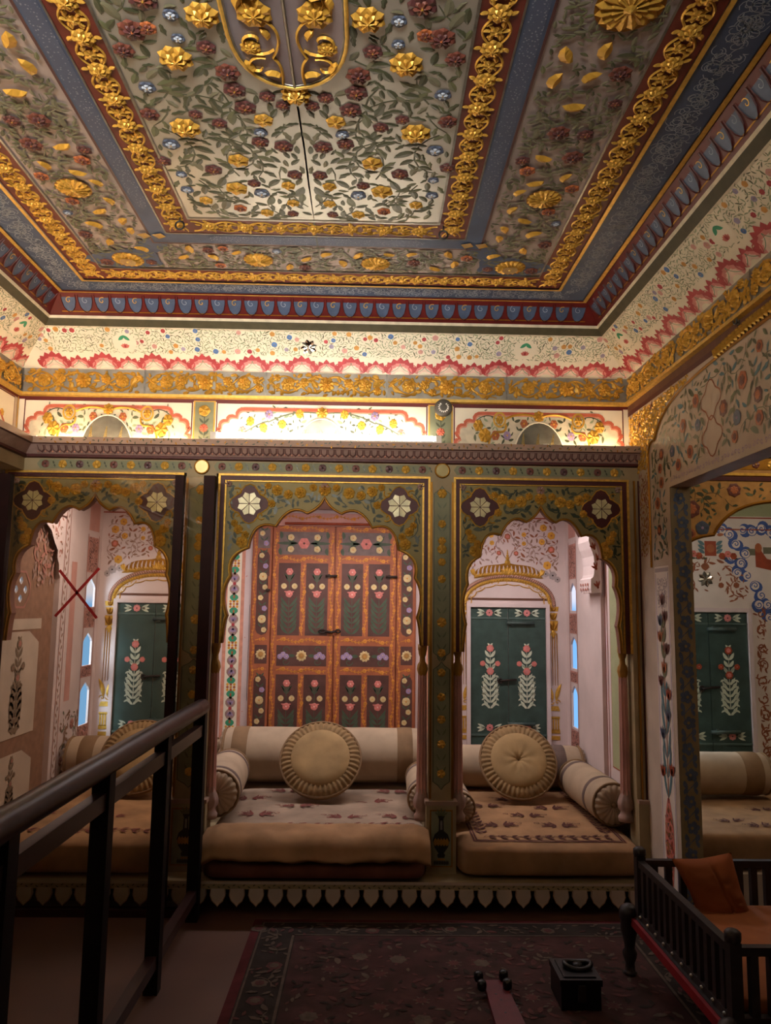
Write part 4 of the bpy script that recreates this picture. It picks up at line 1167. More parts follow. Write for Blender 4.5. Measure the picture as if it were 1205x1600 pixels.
for xa, xb in ((255, 348), (956, 1046)):
    b = B(); b.box(col(xa)+.002, col(xb)-.002, DY-.016, DY-.004, dzb+.01, dzl, 'door_orange'); b.mp = lambda u, v, h: (u, DY-.016-h, v)
    a, c_ = col(xa+22), col(xb-12); cx_ = (a+c_)/2
    for y0, y1, kd in ((425, 520, 0), (530, 938, 1), (985, 1075, 2), (1125, 1480, 1)):
        z1, z0 = rz_(y0), rz_(y1); panel(b, a, z0, c_, z1, 'door_slate' if kd == 0 else 'door_brown', kd == 1)
        if kd == 2: b.flower(cx_, (z0+z1)/2, .034, 10, 'door_petal', 'ochre_wash', 'door_gold', .001, .002); continue
        n = max(1, int((z1-z0)/.062))
        for k in range(n):
            z = z1-(k+.5)*(z1-z0)/n; f_ = k % 4
            if f_ == 2: b.flower(cx_, z, .027, 4, 'door_petal', None, 'door_gold', .001, .002, .78)
            else: b.flower(cx_+(.014 if k % 2 else -.012), z, .018, 5, 'flower_violet' if f_ == 1 else 'door_petal', None, 'door_gold', .001, .001)
            for q in (-1, 1): b.leaf(cx_, z+.02, pi/2-q*.9, .035, .010, 'door_green', .0005, 0, q)
    leafwave(b, (col(xa)+a)/2, dzb+.1, (col(xa)+a)/2, dzl-.03, .022)
    for y in (962, 1105): leafwave(b, a, rz_(y), c_, rz_(y), .028)
    b.build('side_panel', door)
b = B(); b.box(dx0, dx1, DY-.026, DY-.002, dzl+.002, dzt, 'alcove_pink'); b.mp = lambda u, v, h: (u, DY-.026-h, v); leafwave(b, dx0+.05, (dzl+dzt)/2+.014, dx1-.05, (dzl+dzt)/2+.014, .03); b.build('door_head', door)
b = B(); b.tube([(D6(422, 397)[0], DY-.04, D6(422, 397)[1]), (D6(900, 405)[0], DY-.04, D6(900, 405)[1])], .008, 'brick_red', 8); b.build('rod', door)
b = B(); hx, hz = D6(615, 915)
ch = [(hx-.02+.022*cos(a), DY-.034, hz+.010*sin(a)) for a in [2*pi*i/14 for i in range(14)]]
b.tube(ch, .005, 'iron', 6, closed=True); b.tube([(hx, DY-.034, hz), (hx+.035, DY-.04, hz-.006), (hx+.07, DY-.034, hz+.002)], .008, 'iron', 8)
b.tube([(hx+.08+.014*cos(a), DY-.034, hz+.002+.010*sin(a)) for a in [2*pi*i/12 for i in range(12)]], .005, 'iron', 6, closed=True); b.build('latch', door)
b = B(); hx, hz = D6(345, 650); b.box(hx-.006, hx+.008, DY-.03, DY-.016, D6(345, 715)[1], hz, 'door_orange'); b.box(hx-.02, hx+.008, DY-.034, DY-.016, D6(345, 720)[1], D6(345, 712)[1], 'iron'); b.build('strap', door)

# ------------------------------------------------------------------ side walls of the alcove, with slit windows
def slit(u0, u1, z0, z1):
    m = (u0+u1)/2; w = u1-u0
    return [(u0, z0), (u1, z0), (u1, z1-.055), (u1-w*.12, z1-.035), (u1-w*.3, z1-.02), (m, z1), (u0+w*.3, z1-.02), (u0+w*.12, z1-.035), (u0, z1-.055)]
SL = [(1.302, 1.478), (.945, 1.145), (.588, .845)]
for side in ('right', 'left'):
    x = XR if side == 'right' else XL; sg = -1 if side == 'right' else 1
    b = B(lambda u, v, h: (x+sg*h, u, v))
    y0s, y1s = (4.70, 4.99) if side == 'right' else (4.66, 5.0)
    u0, u1 = (4.755, 4.895) if side == 'right' else (4.775, 4.925)
    dz = 0 if side == 'right' else -.015
    b.holes(rect_pts(y0s, .1, YK, ZA), [slit(u0, u1, a+dz, c_+dz) for a, c_ in SL], 'alcove_wall', 0, .012, 'alcove_wall')
    for k in range(3):
        pass
    ed = .022
    for z0_, z1_ in ((1.50, 1.72), (1.16, 1.285), (.86, .93), (.40, .575)):
        b.rect(u0-.01, z0_, u1+.01, z1_, 'alcove_pink', .001)
        vinefill(b, lambda u, v: u0-.008 < u < u1+.008 and z0_+.005 < v < z1_-.005, (u0, z0_, u1, z1_), int(z0_*100), .03, ['alcove_pink_dark', 'rose_dark'], None, 8, 4, h=.002, single=60)
    b.rect(u0-.012, 1.76, u1+.012, ZA, 'alcove_pink', .001)
    for uu in (u0-.022, u1+.012): b.rect(uu, .35, uu+.008, 1.735, 'alcove_pink_dark', .002)
    if side == 'right':
        b.rect(YA, .1, y0s, ZA, 'alcove_wall', 0)
        for uu in (4.165, 4.130, 4.69): b.rect(uu, .35, uu+.007, ZA, 'brick_red', .002)
        b.rect(3.62, .50, 4.09, ZA, 'brick_red', .001); b.rect(3.62, .507, 4.083, ZA, 'green_wash', .002)
        b.mp = idm; b.box(XR-.02, XR+.02, 4.18, 4.66, .3, ZA, 'alcove_wall')
    else:
        # cusped wall niche with painted plants; a quatrefoil opening above them
        qc = P(42, 921, x=XL); qy, qz = qc.y, qc.z
        qh = [[(qy+dx+.019*cos(t)*(1+.1*cos(4*t)), qz+dy+.019*sin(t)*(1+.1*cos(4*t))) for t in [2*pi*i/12 for i in range(12)]] for dx, dy in ((-.052, 0), (.052, 0), (0, .046), (0, -.046))]
        b.holes(rect_pts(YA, .1, 4.36, ZA), qh, 'alcove_brown', -.03, .012, 'plaster_white')
        b.rect(4.36, .1, y0s, ZA, 'alcove_wall', 0); 
        b.face([b.p(4.36, .1, 0), b.p(4.36, ZA, 0), b.p(4.36, ZA, -.03), b.p(4.36, .1, -.03)], 'alcove_wall')
        b.rect(YA, 1.17, 4.22, 1.225, 'plaster_warm', -.028)
        for zz0, zz1 in ((.22, .56), (.64, 1.16)):
            pn = [(3.70, zz0), (4.20, zz0), (4.20, zz1-.06), (4.14, zz1-.03), (4.08, zz1), (3.82, zz1), (3.76, zz1-.03), (3.70, zz1-.06)]
            b.poly(pn, 'plaster_warm', -.027)
            b.push(0, 0); plant(b, 3.97, zz0+.02, (zz1-zz0)*.9, 'niche_plant', 'niche_plant', 'alcove_pink_dark', -.025, .5); b.pop()
        qf = [(qy-.10, qz-.03), (qy-.045, qz-.09), (qy+.045, qz-.09), (qy+.10, qz-.03), (qy+.10, qz+.03), (qy+.045, qz+.09), (qy-.045, qz+.09), (qy-.10, qz+.03)]
        b.vine(qf+qf[:1], .012, 'alcove_pink_dark', -.028)
        vinefill(b, lambda u, v: qy+.12 < u < 4.34 and 1.4 < v < 1.75, (4.05, 1.4, 4.34, 1.75), 91, .06, ['alcove_pink_dark', 'rose_moulding'], 'alcove_pink_dark', 20, 5, h=-.026, single=30)
        hp = [(4.36, 1.45), (4.335, 1.47), (4.33, 1.52), (4.30, 1.56), (4.30, 1.60), (4.25, 1.64), (4.20, 1.70), (4.10, 1.745), (3.6, 1.76), (3.6, ZA), (4.36, ZA)]
        b.poly(hp, 'alcove_wall', .002)
        vinefill(b, lambda u, v: pip(u, v, [(q[0]+.02, q[1]+.02) for q in hp]) and v < ZA-.02, (3.6, 1.45, 4.36, ZA), 92, .045, ['alcove_brown', 'alcove_pink_dark'], 'alcove_brown', 40, 5, h=.003, single=80)
        b.rect(3.6, 1.79, 4.40, 1.80, 'rose_dark', .004)
        for uu in (4.40, 4.46): b.rect(uu, .3, uu+.006, ZA, 'alcove_pink_dark', .002)
        for k in range(46):
            b.leaf(4.43, .3+k*.034, pi/2+(.6 if k % 2 else -.6), .03, .012, 'alcove_brown', .002)
        b.rect(4.52, .75, 4.60, 1.55, 'alcove_pink', .001)
        vinefill(b, lambda u, v: 4.48 < u < 4.76 and .3 < v < .7, (4.48, .3, 4.76, .7), 93, .05, ['alcove_brown', 'leaf_grey'], 'alcove_brown', 16, 5, (), [(4, .03, FL(6, 'alcove_pink_dark', None, 'alcove_brown'))], h=.002, single=20)
    b.mp = lambda u, v, h: (x+sg*h, u, v)
    structure(b.build('wall_alcove_'+side))
b = B(); b.box(XL-.05, XR+.05, YA+.06, YK+.05, ZA, ZA+.03, 'alcove_wall'); structure(b.build('ceiling_alcove'))

# carved bracket on the right-hand pilaster
t = thing('carved_bracket', 'pale carved bracket with red painted sprays high on the right alcove wall', 'bracket', (XR-.05, 4.26, 1.46))
b = B(lambda u, v, h: (XR-.02-u*.75, 4.15+h, v))
prof = [(0, 1.40), (.075, 1.40), (.08, 1.42), (.078, 1.475), (.06, 1.485), (.055, 1.50), (.05, 1.55), (.055, 1.60), (.075, 1.64), (.09, 1.68), (.085, 1.71), (.06, 1.73), (.06, 1.80), (0, 1.80)]
b.extrude(prof, 0, .22, 'alcove_wall')
b.mp = (lambda u, v, h: (XR-.02-.064-h*.5, 4.15+u, v))
for z in (1.42, 1.445, 1.74, 1.77): 
    for k in range(4): b.disc(.05+.045*k, z, .010, 'brick_red', -.015 if z > 1.7 else .0, 6)
b.mp = lambda u, v, h: (XR-.02-v*.75, 4.148-h, u)
for x_, z_, a_ in ((.03, 1.43, .3), (.04, 1.53, .5), (.03, 1.58, -.4), (.05, 1.64, .5), (.035, 1.70, .2)):
    for q in (-.7, 0, .7): b.leaf(z_, x_, a_+q, .04, .012, 'brick_red', .001)
    b.disc(z_, x_, .009, 'brick_red', .001, 8)
b.build('bracket_body', t)
# ================================================================== right wall with the doorway, room beyond it
OY0, OY1, OZ, TH = 1.35, 3.225, 1.832, .088
rm = lambda u, v, h: (XR-h, u, v)
b = B(rm)
b.rect(OY1, 0, YW+.05, ZC, 'plaster_warm'); b.rect(YF, 0, OY0, ZC, 'plaster_warm'); b.rect(OY0, OZ, OY1, ZC, 'plaster_warm')
b.mp = idm
b.box(XR+.002, XR+TH, OY1, YA, 0, 2.2, 'arcade_beige'); b.box(XR+.002, XR+TH, YF, OY0, 0, 2.2, 'arcade_beige'); b.box(XR+.002, XR+TH, OY0, OY1, OZ, 2.2, 'arcade_rose')
# blue flower chain on the reveal of the doorway
b.mp = lambda u, v, h: (u, OY1-h, v); xm = XR+TH*.52; z = .12; k = 0
while z < 1.80:
    m = 'jamb_blue'
    if k % 2 == 0:
        for q in range(5): b.leaf(xm+.006*(1 if k % 4 else -1), z, q*pi/2.5+.4+k, .028, .022, m, .001, 0, 0, .3)
        b.disc(xm, z, .007, 'arcade_beige', .002, 6)
    else:
        for q in (-1, 1): b.leaf(xm+q*.012, z, pi/2-q*.5, .035, .018, m, .001, 0, q); b.leaf(xm+q*.012, z, -pi/2+q*.6, .03, .015, m, .001, 0, -q)
    b.vine(bez((xm, z), (xm+(.035 if k % 2 else -.035), z+.026), (xm, z+.052), 5), .004, m, .0005)
    z += .052; k += 1
b.mp = rm
zl = 2.262
b.rect(YF, zl, YW, zl+.022, 'dark_red', .001); b.rect(YF, zl+.022, YW, 2.32, 'outline_brown', .0008)  # brown band above the red line paints in shade under the gilt line
# arch outline painted in gold
ar = bez((3.452, 1.50), (3.452, 1.8), (3.452, 2.02), 6)+via((3.452, 2.02), (3.42, 2.065), (3.37, 2.07), 5)[1:]+bez((3.37, 2.06), (3.30, 2.19), (3.02, 2.222), 10)[1:]+bez((3.02, 2.222), (2.75, 2.25), (2.3, 2.25), 8)[1:]
ar2 = ar+[(4.6-u, v) for u, v in ar[::-1]][1:]
b.vine(ar2, .014, 'gold_dark', .003, .006)
pl = [(u, v-.006) for u, v in ar2]+[(1.15, 1.50)]
tym = lambda u, v: pip(u, v, [(3.43, 1.52)]+[(q[0]-.02 if q[0] > 2.3 else q[0]+.02, q[1]-.016) for q in ar2]+[(1.17, 1.52)]) and (v > OZ+.055 or u > OY1+.03)
ORF = FL(6, 'flower_orange', 'flower_red', 'flower_wine', .001); BLF = FL(5, 'flower_blue', None, 'flower_violet', .001); RDF = FL(7, 'flower_red', 'flower_orange', 'gold_dark', .001)
meds = []
for uc, vc in ((2.80, 2.10), (2.80, 1.96)):
    md = [(uc+.075*cos(t)*(1+.15*cos(4*t)), vc+.065*sin(t)*(1+.2*cos(4*t))) for t in [2*pi*i/28 for i in range(29)]]
    b.vine(md, .006, 'tan_vine', .0015); meds.append((uc, vc, .075, lambda a, u, v, r: None))
fls = meds+[(3.06, 2.06, .032, ORF), (2.93, 2.13, .03, ORF), (2.70, 2.04, .034, RDF), (3.18, 1.98, .028, BLF), (3.0, 1.94, .03, ORF), (3.3, 1.99, .028, RDF), (3.12, 1.91, .028, ORF), (3.32, 1.93, .024, ORF), (2.92, 2.03, .026, BLF),
            (2.55, 2.1, .035, ORF), (2.6, 1.98, .03, BLF), (3.36, 1.78, .03, ORF), (3.35, 1.66, .026, RDF), (2.45, 2.02, .03, RDF)]
vinefill(b, tym, (1.6, 1.52, 3.45, 2.26), 101, .058, ['leaf_mid', 'leaf_mid', 'leaf_dark', 'leaf_blue'], 'leaf_mid', 420, 7, fls, [(10, .026, ORF), (6, .024, BLF)], .0012, 0, .36, .06, .32, 1.3, single=420)
for k in range(70):
    b.spiral(OY1-.03-k*.026, OZ+.03, .011, k, 1, .003, 'flower_violet', .001, 0, 1 if k % 2 else -1, 8)
# gilded spandrel foliage in the corner, a bird or two of red in it
sp = lambda u, v: (v < zl-.008 and u < YW-.02 and v > 1.96 and ((u > 3.47) or (u > 2.92 and not pip(u, v, [(q[0]+.012, q[1]+.01) for q in ar2]))))
vinefill(b, sp, (3.0, 1.9, 3.72, zl), 103, .038, ['gold', 'gold_paint', 'gold'], 'gold', 200, 5, [(3.52, 2.20, .03, FL(7, 'gold', 'gold', 'flower_red')), (3.62, 2.13, .035, FL(7, 'gold', 'gold', 'gold_bright'))], [(8, .02, FL(6, 'gold', None, 'flower_red'))], .002, .004, .5, .1, .22, 1.5, single=400)
b.leaf(3.40, 2.215, 2.2, .05, .016, 'deep_red', .008); b.leaf(3.56, 2.17, 2.4, .04, .014, 'deep_red', .008)
vinefill(b, lambda u, v: 3.47 < u < 3.585 and 1.55 < v < 1.95, (3.46, 1.55, 3.6, 1.95), 104, .04, ['ochre', 'gold_dark', 'tan_vine'], 'ochre', 20, 5, h=.001, single=40)
# rope arch of twisted gilt
for k in range(46):
    u = 2.72-k*.026; w = 2.252+.002*min(k, 10)
    b.leaf(u, w-.018, 1.1, .05, .024, 'gold', .006, .012, .5)
# pier panel: tall vase with lilies
b.rect(3.262, .10, 3.425, 1.50, 'plaster_white', .001)
for a, c_ in ((3.270, 3.275), (3.412, 3.417)): b.rect(a, .1, c_, 1.47, 'flower_violet', .0015)
b.rect(3.265, 1.475, 3.42, 1.492, 'silver_panel', .0015)
vm = 3.342
vinefill(b, lambda u, v: 3.285 < u < 3.40 and 1.32 < v < 1.45, (3.28, 1.3, 3.4, 1.47), 107, .025, ['silver_panel'], None, 10, 4, h=.0018, single=60)
vs = [(0, .10), (.018, .14), (.036, .22), (.05, .33), (.045, .42), (.026, .48), (.012, .52)]
b.poly([(vm+x, y) for x, y in vs]+[(vm-x, y) for x, y in vs[::-1]], 'flower_pink', .002)
vinefill(b, lambda u, v: pip(u, v, [(vm+x*.92, y) for x, y in vs]+[(vm-x*.92, y) for x, y in vs[::-1]]), (vm-.05, .12, vm+.05, .48), 108, .03, ['leaf_mid', 'brick_red', 'ochre', 'flower_blue'], None, 20, 4, (), [(8, .014, ORF)], .003, 0, .45, 0, .3, single=80)
b.vine([(vm, .5), (vm-.004, .8), (vm+.004, 1.1), (vm, 1.33)], .008, 'tan_vine', .002)
for k, z in enumerate((.52, .60, .68, .78, .86, .94, 1.02, 1.10, 1.17, 1.23)):
    for q in (-1, 1): b.leaf(vm, z, pi/2-q*.35, .15 if z < .9 else .075, .022, 'leaf_blue' if z < 1 else 'leaf_mid', .002+.0002*k, 0, q*.5)
for dx, z, m in ((-.05, .62, 'brick_red'), (.048, .60, 'brick_red'), (.035, .76, 'flower_blue'), (-.03, .84, 'flower_blue'), (-.04, .93, 'brick_red'), (.04, .98, 'flower_red'), (.0, 1.04, 'flower_orange'), (-.035, 1.12, 'flower_red'), (.035, 1.17, 'flower_orange'), (.03, 1.24, 'flower_blue'), (-.025, 1.26, 'flower_red'), (0, 1.33, 'flower_red')):
    for a_ in (-.5, 0, .5): b.leaf(vm+dx, z, pi/2+a_, .055, .022, m, .004)
b.mp = idm
wr = structure(b.build('wall_right'))
hk = P(1155, 503, x=XR)
t = thing('wall_hook', 'small grey hook on the right wall beside the gilded rope arch', 'hook', (XR, hk.y, hk.z))
b = B(); b.box(XR-.004, XR, hk.y-.008, hk.y+.008, hk.z-.012, hk.z+.012, 'dial_grey'); b.build('plate', t)
b = B(); b.tube([(XR-.014, hk.y+.012*cos(a), hk.z+.006+.014*sin(a)) for a in [2*pi*i/14 for i in range(14)]], .003, 'dial_grey', 6, closed=True); b.tube([(XR, hk.y, hk.z), (XR-.014, hk.y, hk.z-.008)], .003, 'dial_grey', 6); b.build('loop', t)

# left wall, entrance wall, floor
b = B(lambda u, v, h: (XL+h, u, v))
b.rect(YF, 0, YW+.05, ZC, 'plaster_warm')
for k in range(5):
    y1_ = YW-.05-k*.82; y0_ = y1_-.72
    b.rect(y0_, 2.03, y1_, 2.30, 'deep_red', .001); b.rect(y0_+.007, 2.03, y1_-.007, 2.293, 'cream', .002)
    b.rect(y1_+.028, 2.03, y1_+.04, 2.31, 'gold_paint', .002); 
    b.vine(bez((y0_+.05, 2.1), (y0_+.2, 2.28), ((y0_+y1_)/2, 2.26))+bez(((y0_+y1_)/2, 2.26), (y1_-.2, 2.28), (y1_-.05, 2.1))[1:], .014, 'coral', .003)
    vinefill(b, lambda u, v: y0_+.1 < u < y1_-.1 and 2.08 < v < 2.22, (y0_, 2.05, y1_, 2.25), 120+k, .035, ['leaf_mid', 'leaf_pale'], 'leaf_mid', 16, 5, (), [(6, .022, FL(6, 'gold_paint', None, 'gold')), (3, .02, ORF)], .003, single=20)
for uu in (3.56, 3.50): b.rect(uu, .2, uu+.012, 1.90, 'alcove_pink_dark', .001)
structure(b.build('wall_left'))
b = B(); b.box(XL-.1, 3.5, YF-.05, YF, 0, ZC, 'plaster_warm'); structure(b.build('wall_entrance'))
b = B(); b.box(XL-.1, 3.5, YF-.05, 5.1, -.04, 0, 'floor_stone'); structure(b.build('floor'))

# ------------------------------------------------------------------ the room beyond the doorway
X2, Y2 = 3.3, 4.6
b = B(); b.box(XR+TH, X2, YA, Y2+.05, 2.02, 2.05, 'plaster_warm'); b.box(XR+TH, X2, YF, YA+.1, 2.42, 2.45, 'plaster_warm'); structure(b.build('ceiling_beyond'))
b = B(); b.box(X2, X2+.05, YF, Y2+.05, 0, 2.45, 'plaster_warm'); structure(b.build('wall_beyond_right'))
b = B(); b.box(XR+.045, XR+TH, YA, Y2, 0, 2.2, 'plaster_warm'); structure(b.build('wall_beyond_left'))
# its arch
b = B(lambda u, v, h: (u, YA-h, v))
half = [(1.40, 1.10), (1.405, 1.42), (1.43, 1.52)]+via((1.43, 1.52), (1.50, 1.625), (1.632, 1.668), 6)[1:]+via((1.632, 1.668), (1.744, 1.785), (1.935, 1.832), 8)[1:]+via((1.935, 1.832), (2.02, 1.845), (2.08, 1.885), 4)[1:]
xc2 = 2.08
op = half+[(2*xc2-x, y) for x, y in half[::-1]][1:]
pts = [(XR+TH, 1.10), (XR+TH, 2.42), (X2, 2.42), (X2, 1.10)]+op[::-1]
n = len(pts); a_ = [b.p(x, y, 0) for x, y in pts]; c_ = [b.p(x, y, -.08) for x, y in pts]; b.face(a_, 'ochre_wash'); b.face(c_[::-1], 'plaster_warm')
for i in range(n): b.face((a_[i], a_[(i+1) % n], c_[(i+1) % n], c_[i]), 'plaster_warm')
b.vine(op, .016, 'gold_dark', .004, .008)
b.rect(XR+TH, 1.955, X2, 1.968, 'gold', .006); b.rect(XR+TH, 1.93, X2, 1.95, 'dark_red', .004)
b.rect(1.66, 1.985, X2, 2.04, 'gold_dark', .002)
for k in range(22): b.flower(1.70+.075*k, 2.01, .02, 5, 'gold_paint' if k % 2 else 'flower_red', None, 'gold', .003)
big = [(x, y+.025) for x, y in op]
vinefill(b, lambda u, v: XR+TH+.01 < u < X2-.02 and 1.30 < v < 1.925 and not pip(u, v, [(x, y+.02) for x, y in op]+[(op[-1][0], 0), (op[0][0], 0)]), (1.37, 1.3, 3.0, 1.93), 131, .045, ['leaf_dark', 'leaf_dark', 'leaf_mid'], 'leaf_dark', 130, 6,
         [(1.53, 1.79, .045, RDF), (1.74, 1.885, .035, RDF), (1.58, 1.70, .035, BLF), (1.52, 1.67, .03, ORF), (1.45, 1.72, .03, RDF)], [(3, .03, RDF)], .001, 0, .45, .06, .32, single=60)
structure(b.build('trim_6'))
b = B()
b.box(XR+TH, 1.44, YA, YA+.1, 0, 1.12, 'ochre_wash'); b.box(2*xc2-1.44, X2, YA, YA+.1, 0, 1.12, 'ochre_wash'); structure(b.build('trim_7'))
# its painted end wall
b = B(lambda u, v, h: (u, Y2-h, v))
b.rect(XR+TH, 0, X2, 2.05, 'plaster_white')
b.rect(XR+TH, 1.885, X2, 2.02, 'green_wash', .001); b.rect(XR+TH, 1.872, X2, 1.88, 'brick_red', .002); b.rect(XR+TH, 1.80, X2, 1.808, 'brick_red', .002)
def K2(px, py): q = P(px, py, y=Y2); return q.x, q.z
W2 = (1.79, 2.262, .478, 1.305); m2 = (W2[0]+W2[1])/2
sx_, sz_ = K2(1108, 905)
for k in range(8): b.leaf(m2, sz_, pi/4*k+.2, .05, .028, 'mirror' if k % 3 == 0 else 'mirror_grey', .004, .003, 0, .5)
arc2 = [(m2+.20*cos(pi*i/16), sz_-.05+.12*sin(pi*i/16)) for i in range(17)]
tv = ['tan_vine']
reg = lambda u, v: (v > 1.37 and hypot((u-m2)/.27, (v-1.36)/.28) < 1 and hypot((u-m2)/.16, (v-1.36)/.06) > 1) or (abs(abs(u-m2)-.325) < .035 and .44 < v < 1.42)
vinefill(b, reg, (m2-.37, .42, m2+.37, 1.66), 141, .05, tv, 'tan_vine', 200, 7, [(m2, sz_, .06, lambda a, u, v, r: None)], [(10, .018, FL(6, 'tan_vine', None, 'brick_red', .001))], .001, 0, .32, .12, .26, 2., single=160)
for q in (-1, 1):
    for k in range(9): b.spiral(m2+q*.325, .50+.1*k, .035, q*k, 1.1, .008, 'tan_vine', .0015, 0, q if k % 2 else -q)
b.leaf(m2, sz_+.10, -pi/2, .05, .05, 'tan_vine', .002)
bx_, bz_ = K2(1110, 857)
b.rect(bx_-.035, bz_-.045, bx_+.035, bz_+.045, 'brick_red', .002); b.disc(bx_, bz_, .026, 'flower_orange', .003, 14)
for q in (-1, 1):
    for k in range(3): b.leaf(bx_+q*.035, bz_-.03+.025*k, (0.6 if q > 0 else pi-.6), .05, .022, 'leaf_blue', .0015)
    for k in range(3): b.flower(bx_+q*(.07+.035*k), bz_-.045+.012*(k % 2), .022, 6, 'flower_pink' if k % 2 else 'brick_red', None, 'gold_dark', .002); b.leaf(bx_+q*(.06+.035*k), bz_-.06, 0, .04, .014, 'leaf_dark', .0015)
rng = random.Random(17)
cl = [K2(*q) for q in ((1128, 828), (1140, 835), (1150, 850), (1143, 870), (1158, 880), (1168, 900), (1180, 915), (1190, 930), (1200, 945), (1175, 830), (1190, 826), (1205, 832), (1160, 828), (1152, 895), (1165, 865), (1186, 945), (1203, 965), (1215, 985), (1220, 950), (1235, 975), (1222, 830), (1240, 835))]
for u, v in cl:
    for _ in range(2):
        uu, vv = u+rng.uniform(-.02, .02), v+rng.uniform(-.015, .015)
        b.disc(uu, vv, .034, 'sky_blue', .0008+rng.random()*.0004, 12)
    b.disc(u, v, .026, 'plaster_white', .0016, 12); b.spiral(u, v, .022, rng.uniform(0, 6), 1.2, .006, 'sky_blue', .0022, 0, rng.choice((-1, 1)))
fx_, fz_ = K2(1193, 868)
b.poly([(fx_-.05, fz_-.07), (fx_+.14, fz_-.11), (fx_+.2, fz_-.06), (fx_+.02, fz_-.02), (fx_-.02, fz_+.04), (fx_-.05, fz_+.03)], 'brick_red', .002); b.disc(fx_-.03, fz_+.045, .022, 'flower_orange', .003, 10, 0, .03)
b.rect(fx_-.10, fz_+.0, fx_-.045, fz_+.04, 'leaf_grey', .0015); b.rect(fx_+.0, fz_+.01, fx_+.08, fz_+.05, 'leaf_grey', .0015)
b.leaf(*K2(1120, 836), .1, .045, .02, 'flower_orange', .002)
b.rect(XR+TH, .40, X2, .408, 'brick_red', .001); b.rect(XR+TH, .0, X2, .30, 'green_wash', .001)
structure(b.build('wall_beyond'))
shutters('window_3', *W2, Y2, False)
b = B(); b.box(XR+TH, X2, YA-.02, Y2, 0, .14, 'plaster_warm'); tag(b.build('platform_beyond'), kind='structure')
# ================================================================== mattresses, bolsters, cushions
def softbox(name, x0, x1, y0, y1, z0, z1, m, parent=None, e1=.35, e2=.16, amp=.006, fr=5, seed=0, mside=None, sag=0., nu=72, nv=26, emb=None):
    """a stuffed pad: rounded box with soft lumps; returns the object and the height of its top at (x, y)"""
    xc, yc, zc = (x0+x1)/2, (y0+y1)/2, (z0+z1)/2; a, c, h = (x1-x0)/2, (y1-y0)/2, (z1-z0)/2
    def nz(x, y): return amp*(noise.noise(Vector((x*fr, y*fr, seed)))+.5*noise.noise(Vector((x*fr*2.7, y*fr*2.7, seed+9))))
    def pw(v, e): return (abs(v)**e)*(1 if v >= 0 else -1)
    b = B(); rows = []
    for i in range(nv+1):
        et = -pi/2+pi*i/nv; row = []
        for k in range(nu):
            om = 2*pi*k/nu
            X = a*pw(cos(et), e1)*pw(cos(om), e2); Y = c*pw(cos(et), e1)*pw(sin(om), e2); Z = h*pw(sin(et), e1)
            n_ = nz(xc+X, yc+Y); sd = noise.noise(Vector(((xc+X)*7, (yc+Y)*7, (Z+zc)*16+seed)))*amp
            fl_ = 1 if Z > -h*.4 else .1
            row.append(b.p(xc+X*(1+sd/a), yc+Y*(1+sd/c)-abs(sd)*.5, max(z0, zc+Z+n_*fl_-sag*(1-(X/a)**2)*(1-(Y/c)**2)*fl_)))
        rows.append(row)
    for i in range(nv):
        for k in range(nu):
            j = (k+1) % nu; b.face((rows[i][k], rows[i][j], rows[i+1][j], rows[i+1][k]), m if (mside is None or i > nv*.62) else mside, True)
    def top(x, y):
        q = (min(1, abs(x-xc)/a)**(2/e2)+min(1, abs(y-yc)/c)**(2/e2))**(e2/e1)
        return zc+h*max(0, 1-q)**(e1/2)+nz(x, y)-sag*(1-((x-xc)/a)**2)*(1-((y-yc)/c)**2)
    if emb:
        b.mp = lambda u, v, h: (u, v, top(u, v)+h)
        emb(b); b.mp = idm
    o = b.build(name, parent)
    return o, top
def sprig(b, u, v, s, m):
    for q in (-1, 1):
        for k in range(4):
            b.leaf(u+q*s*.12, v, (0 if q > 0 else pi)+(-1.1+.72*k)*q, s*(.6 if k in (1, 2) else .45), s*.10, m, .004, 0, q*.8)
            b.spiral(u+q*s*(.3+.16*k), v+s*.16*(1 if k % 2 else -1), s*.13, k, 1, s*.035, m, .004, 0, q, 8)
        b.disc(u+q*s*.45, v, s*.09, m, .004, 8)
def bordervine(b, x0, y0, x1, y1, m, step=.05):
    L_ = hypot(x1-x0, y1-y0); n = int(L_/step); ux, uy = (x1-x0)/L_, (y1-y0)/L_
    b.vine([(x0+ux*L_*i/(n*4)-uy*.012*sin(i*1.57), y0+uy*L_*i/(n*4)+ux*.012*sin(i*1.57)) for i in range(n*4+1)], .005, m, .004)
    for i in range(n):
        t = L_*(i+.5)/n; an = atan2(uy, ux)
        for q in (-1, 1): b.leaf(x0+ux*t, y0+uy*t, an+q*.8, .042, .015, m, .004, 0, -q)
        if i % 2: b.spiral(x0+ux*t-uy*.012, y0+uy*t+ux*.012, .015, i, 1, .005, m, .004, 0, 1, 8)

PZ = .132
MID = -.218
t = thing('lower_mattress', 'flat reddish-brown mattress under the cream mattress on the middle platform', 'mattress', (MID, 4.2, PZ))
softbox('pad', -.710, .268, 3.45, 4.93, PZ, .222, 'mattress_red', t, .4, .12, .006, 6, 3)
t = thing('cream_mattress', 'cream mattress with red embroidered sprigs under the middle bolster', 'mattress', (MID, 4.2, .215))
def emb(b):
    for u, v in ((-.34, 3.98), (-.10, 3.80), (.16, 3.80), (-.22, 4.25), (.03, 4.1), (.14, 4.3), (-.52, 3.83), (-.42, 4.3), (-.60, 4.15)): sprig(b, u, v, .125, 'embroidery')
    bordervine(b, -.64, 3.655, .23, 3.665, 'embroidery', .06); b.vine([(-.64+.0435*i, 3.632) for i in range(21)], .004, 'embroidery', .004)
o, top = softbox('pad', -.70, .268, 3.475, 4.94, .226, .318, 'mattress', t, .35, .12, .008, 5, 1, emb=emb)
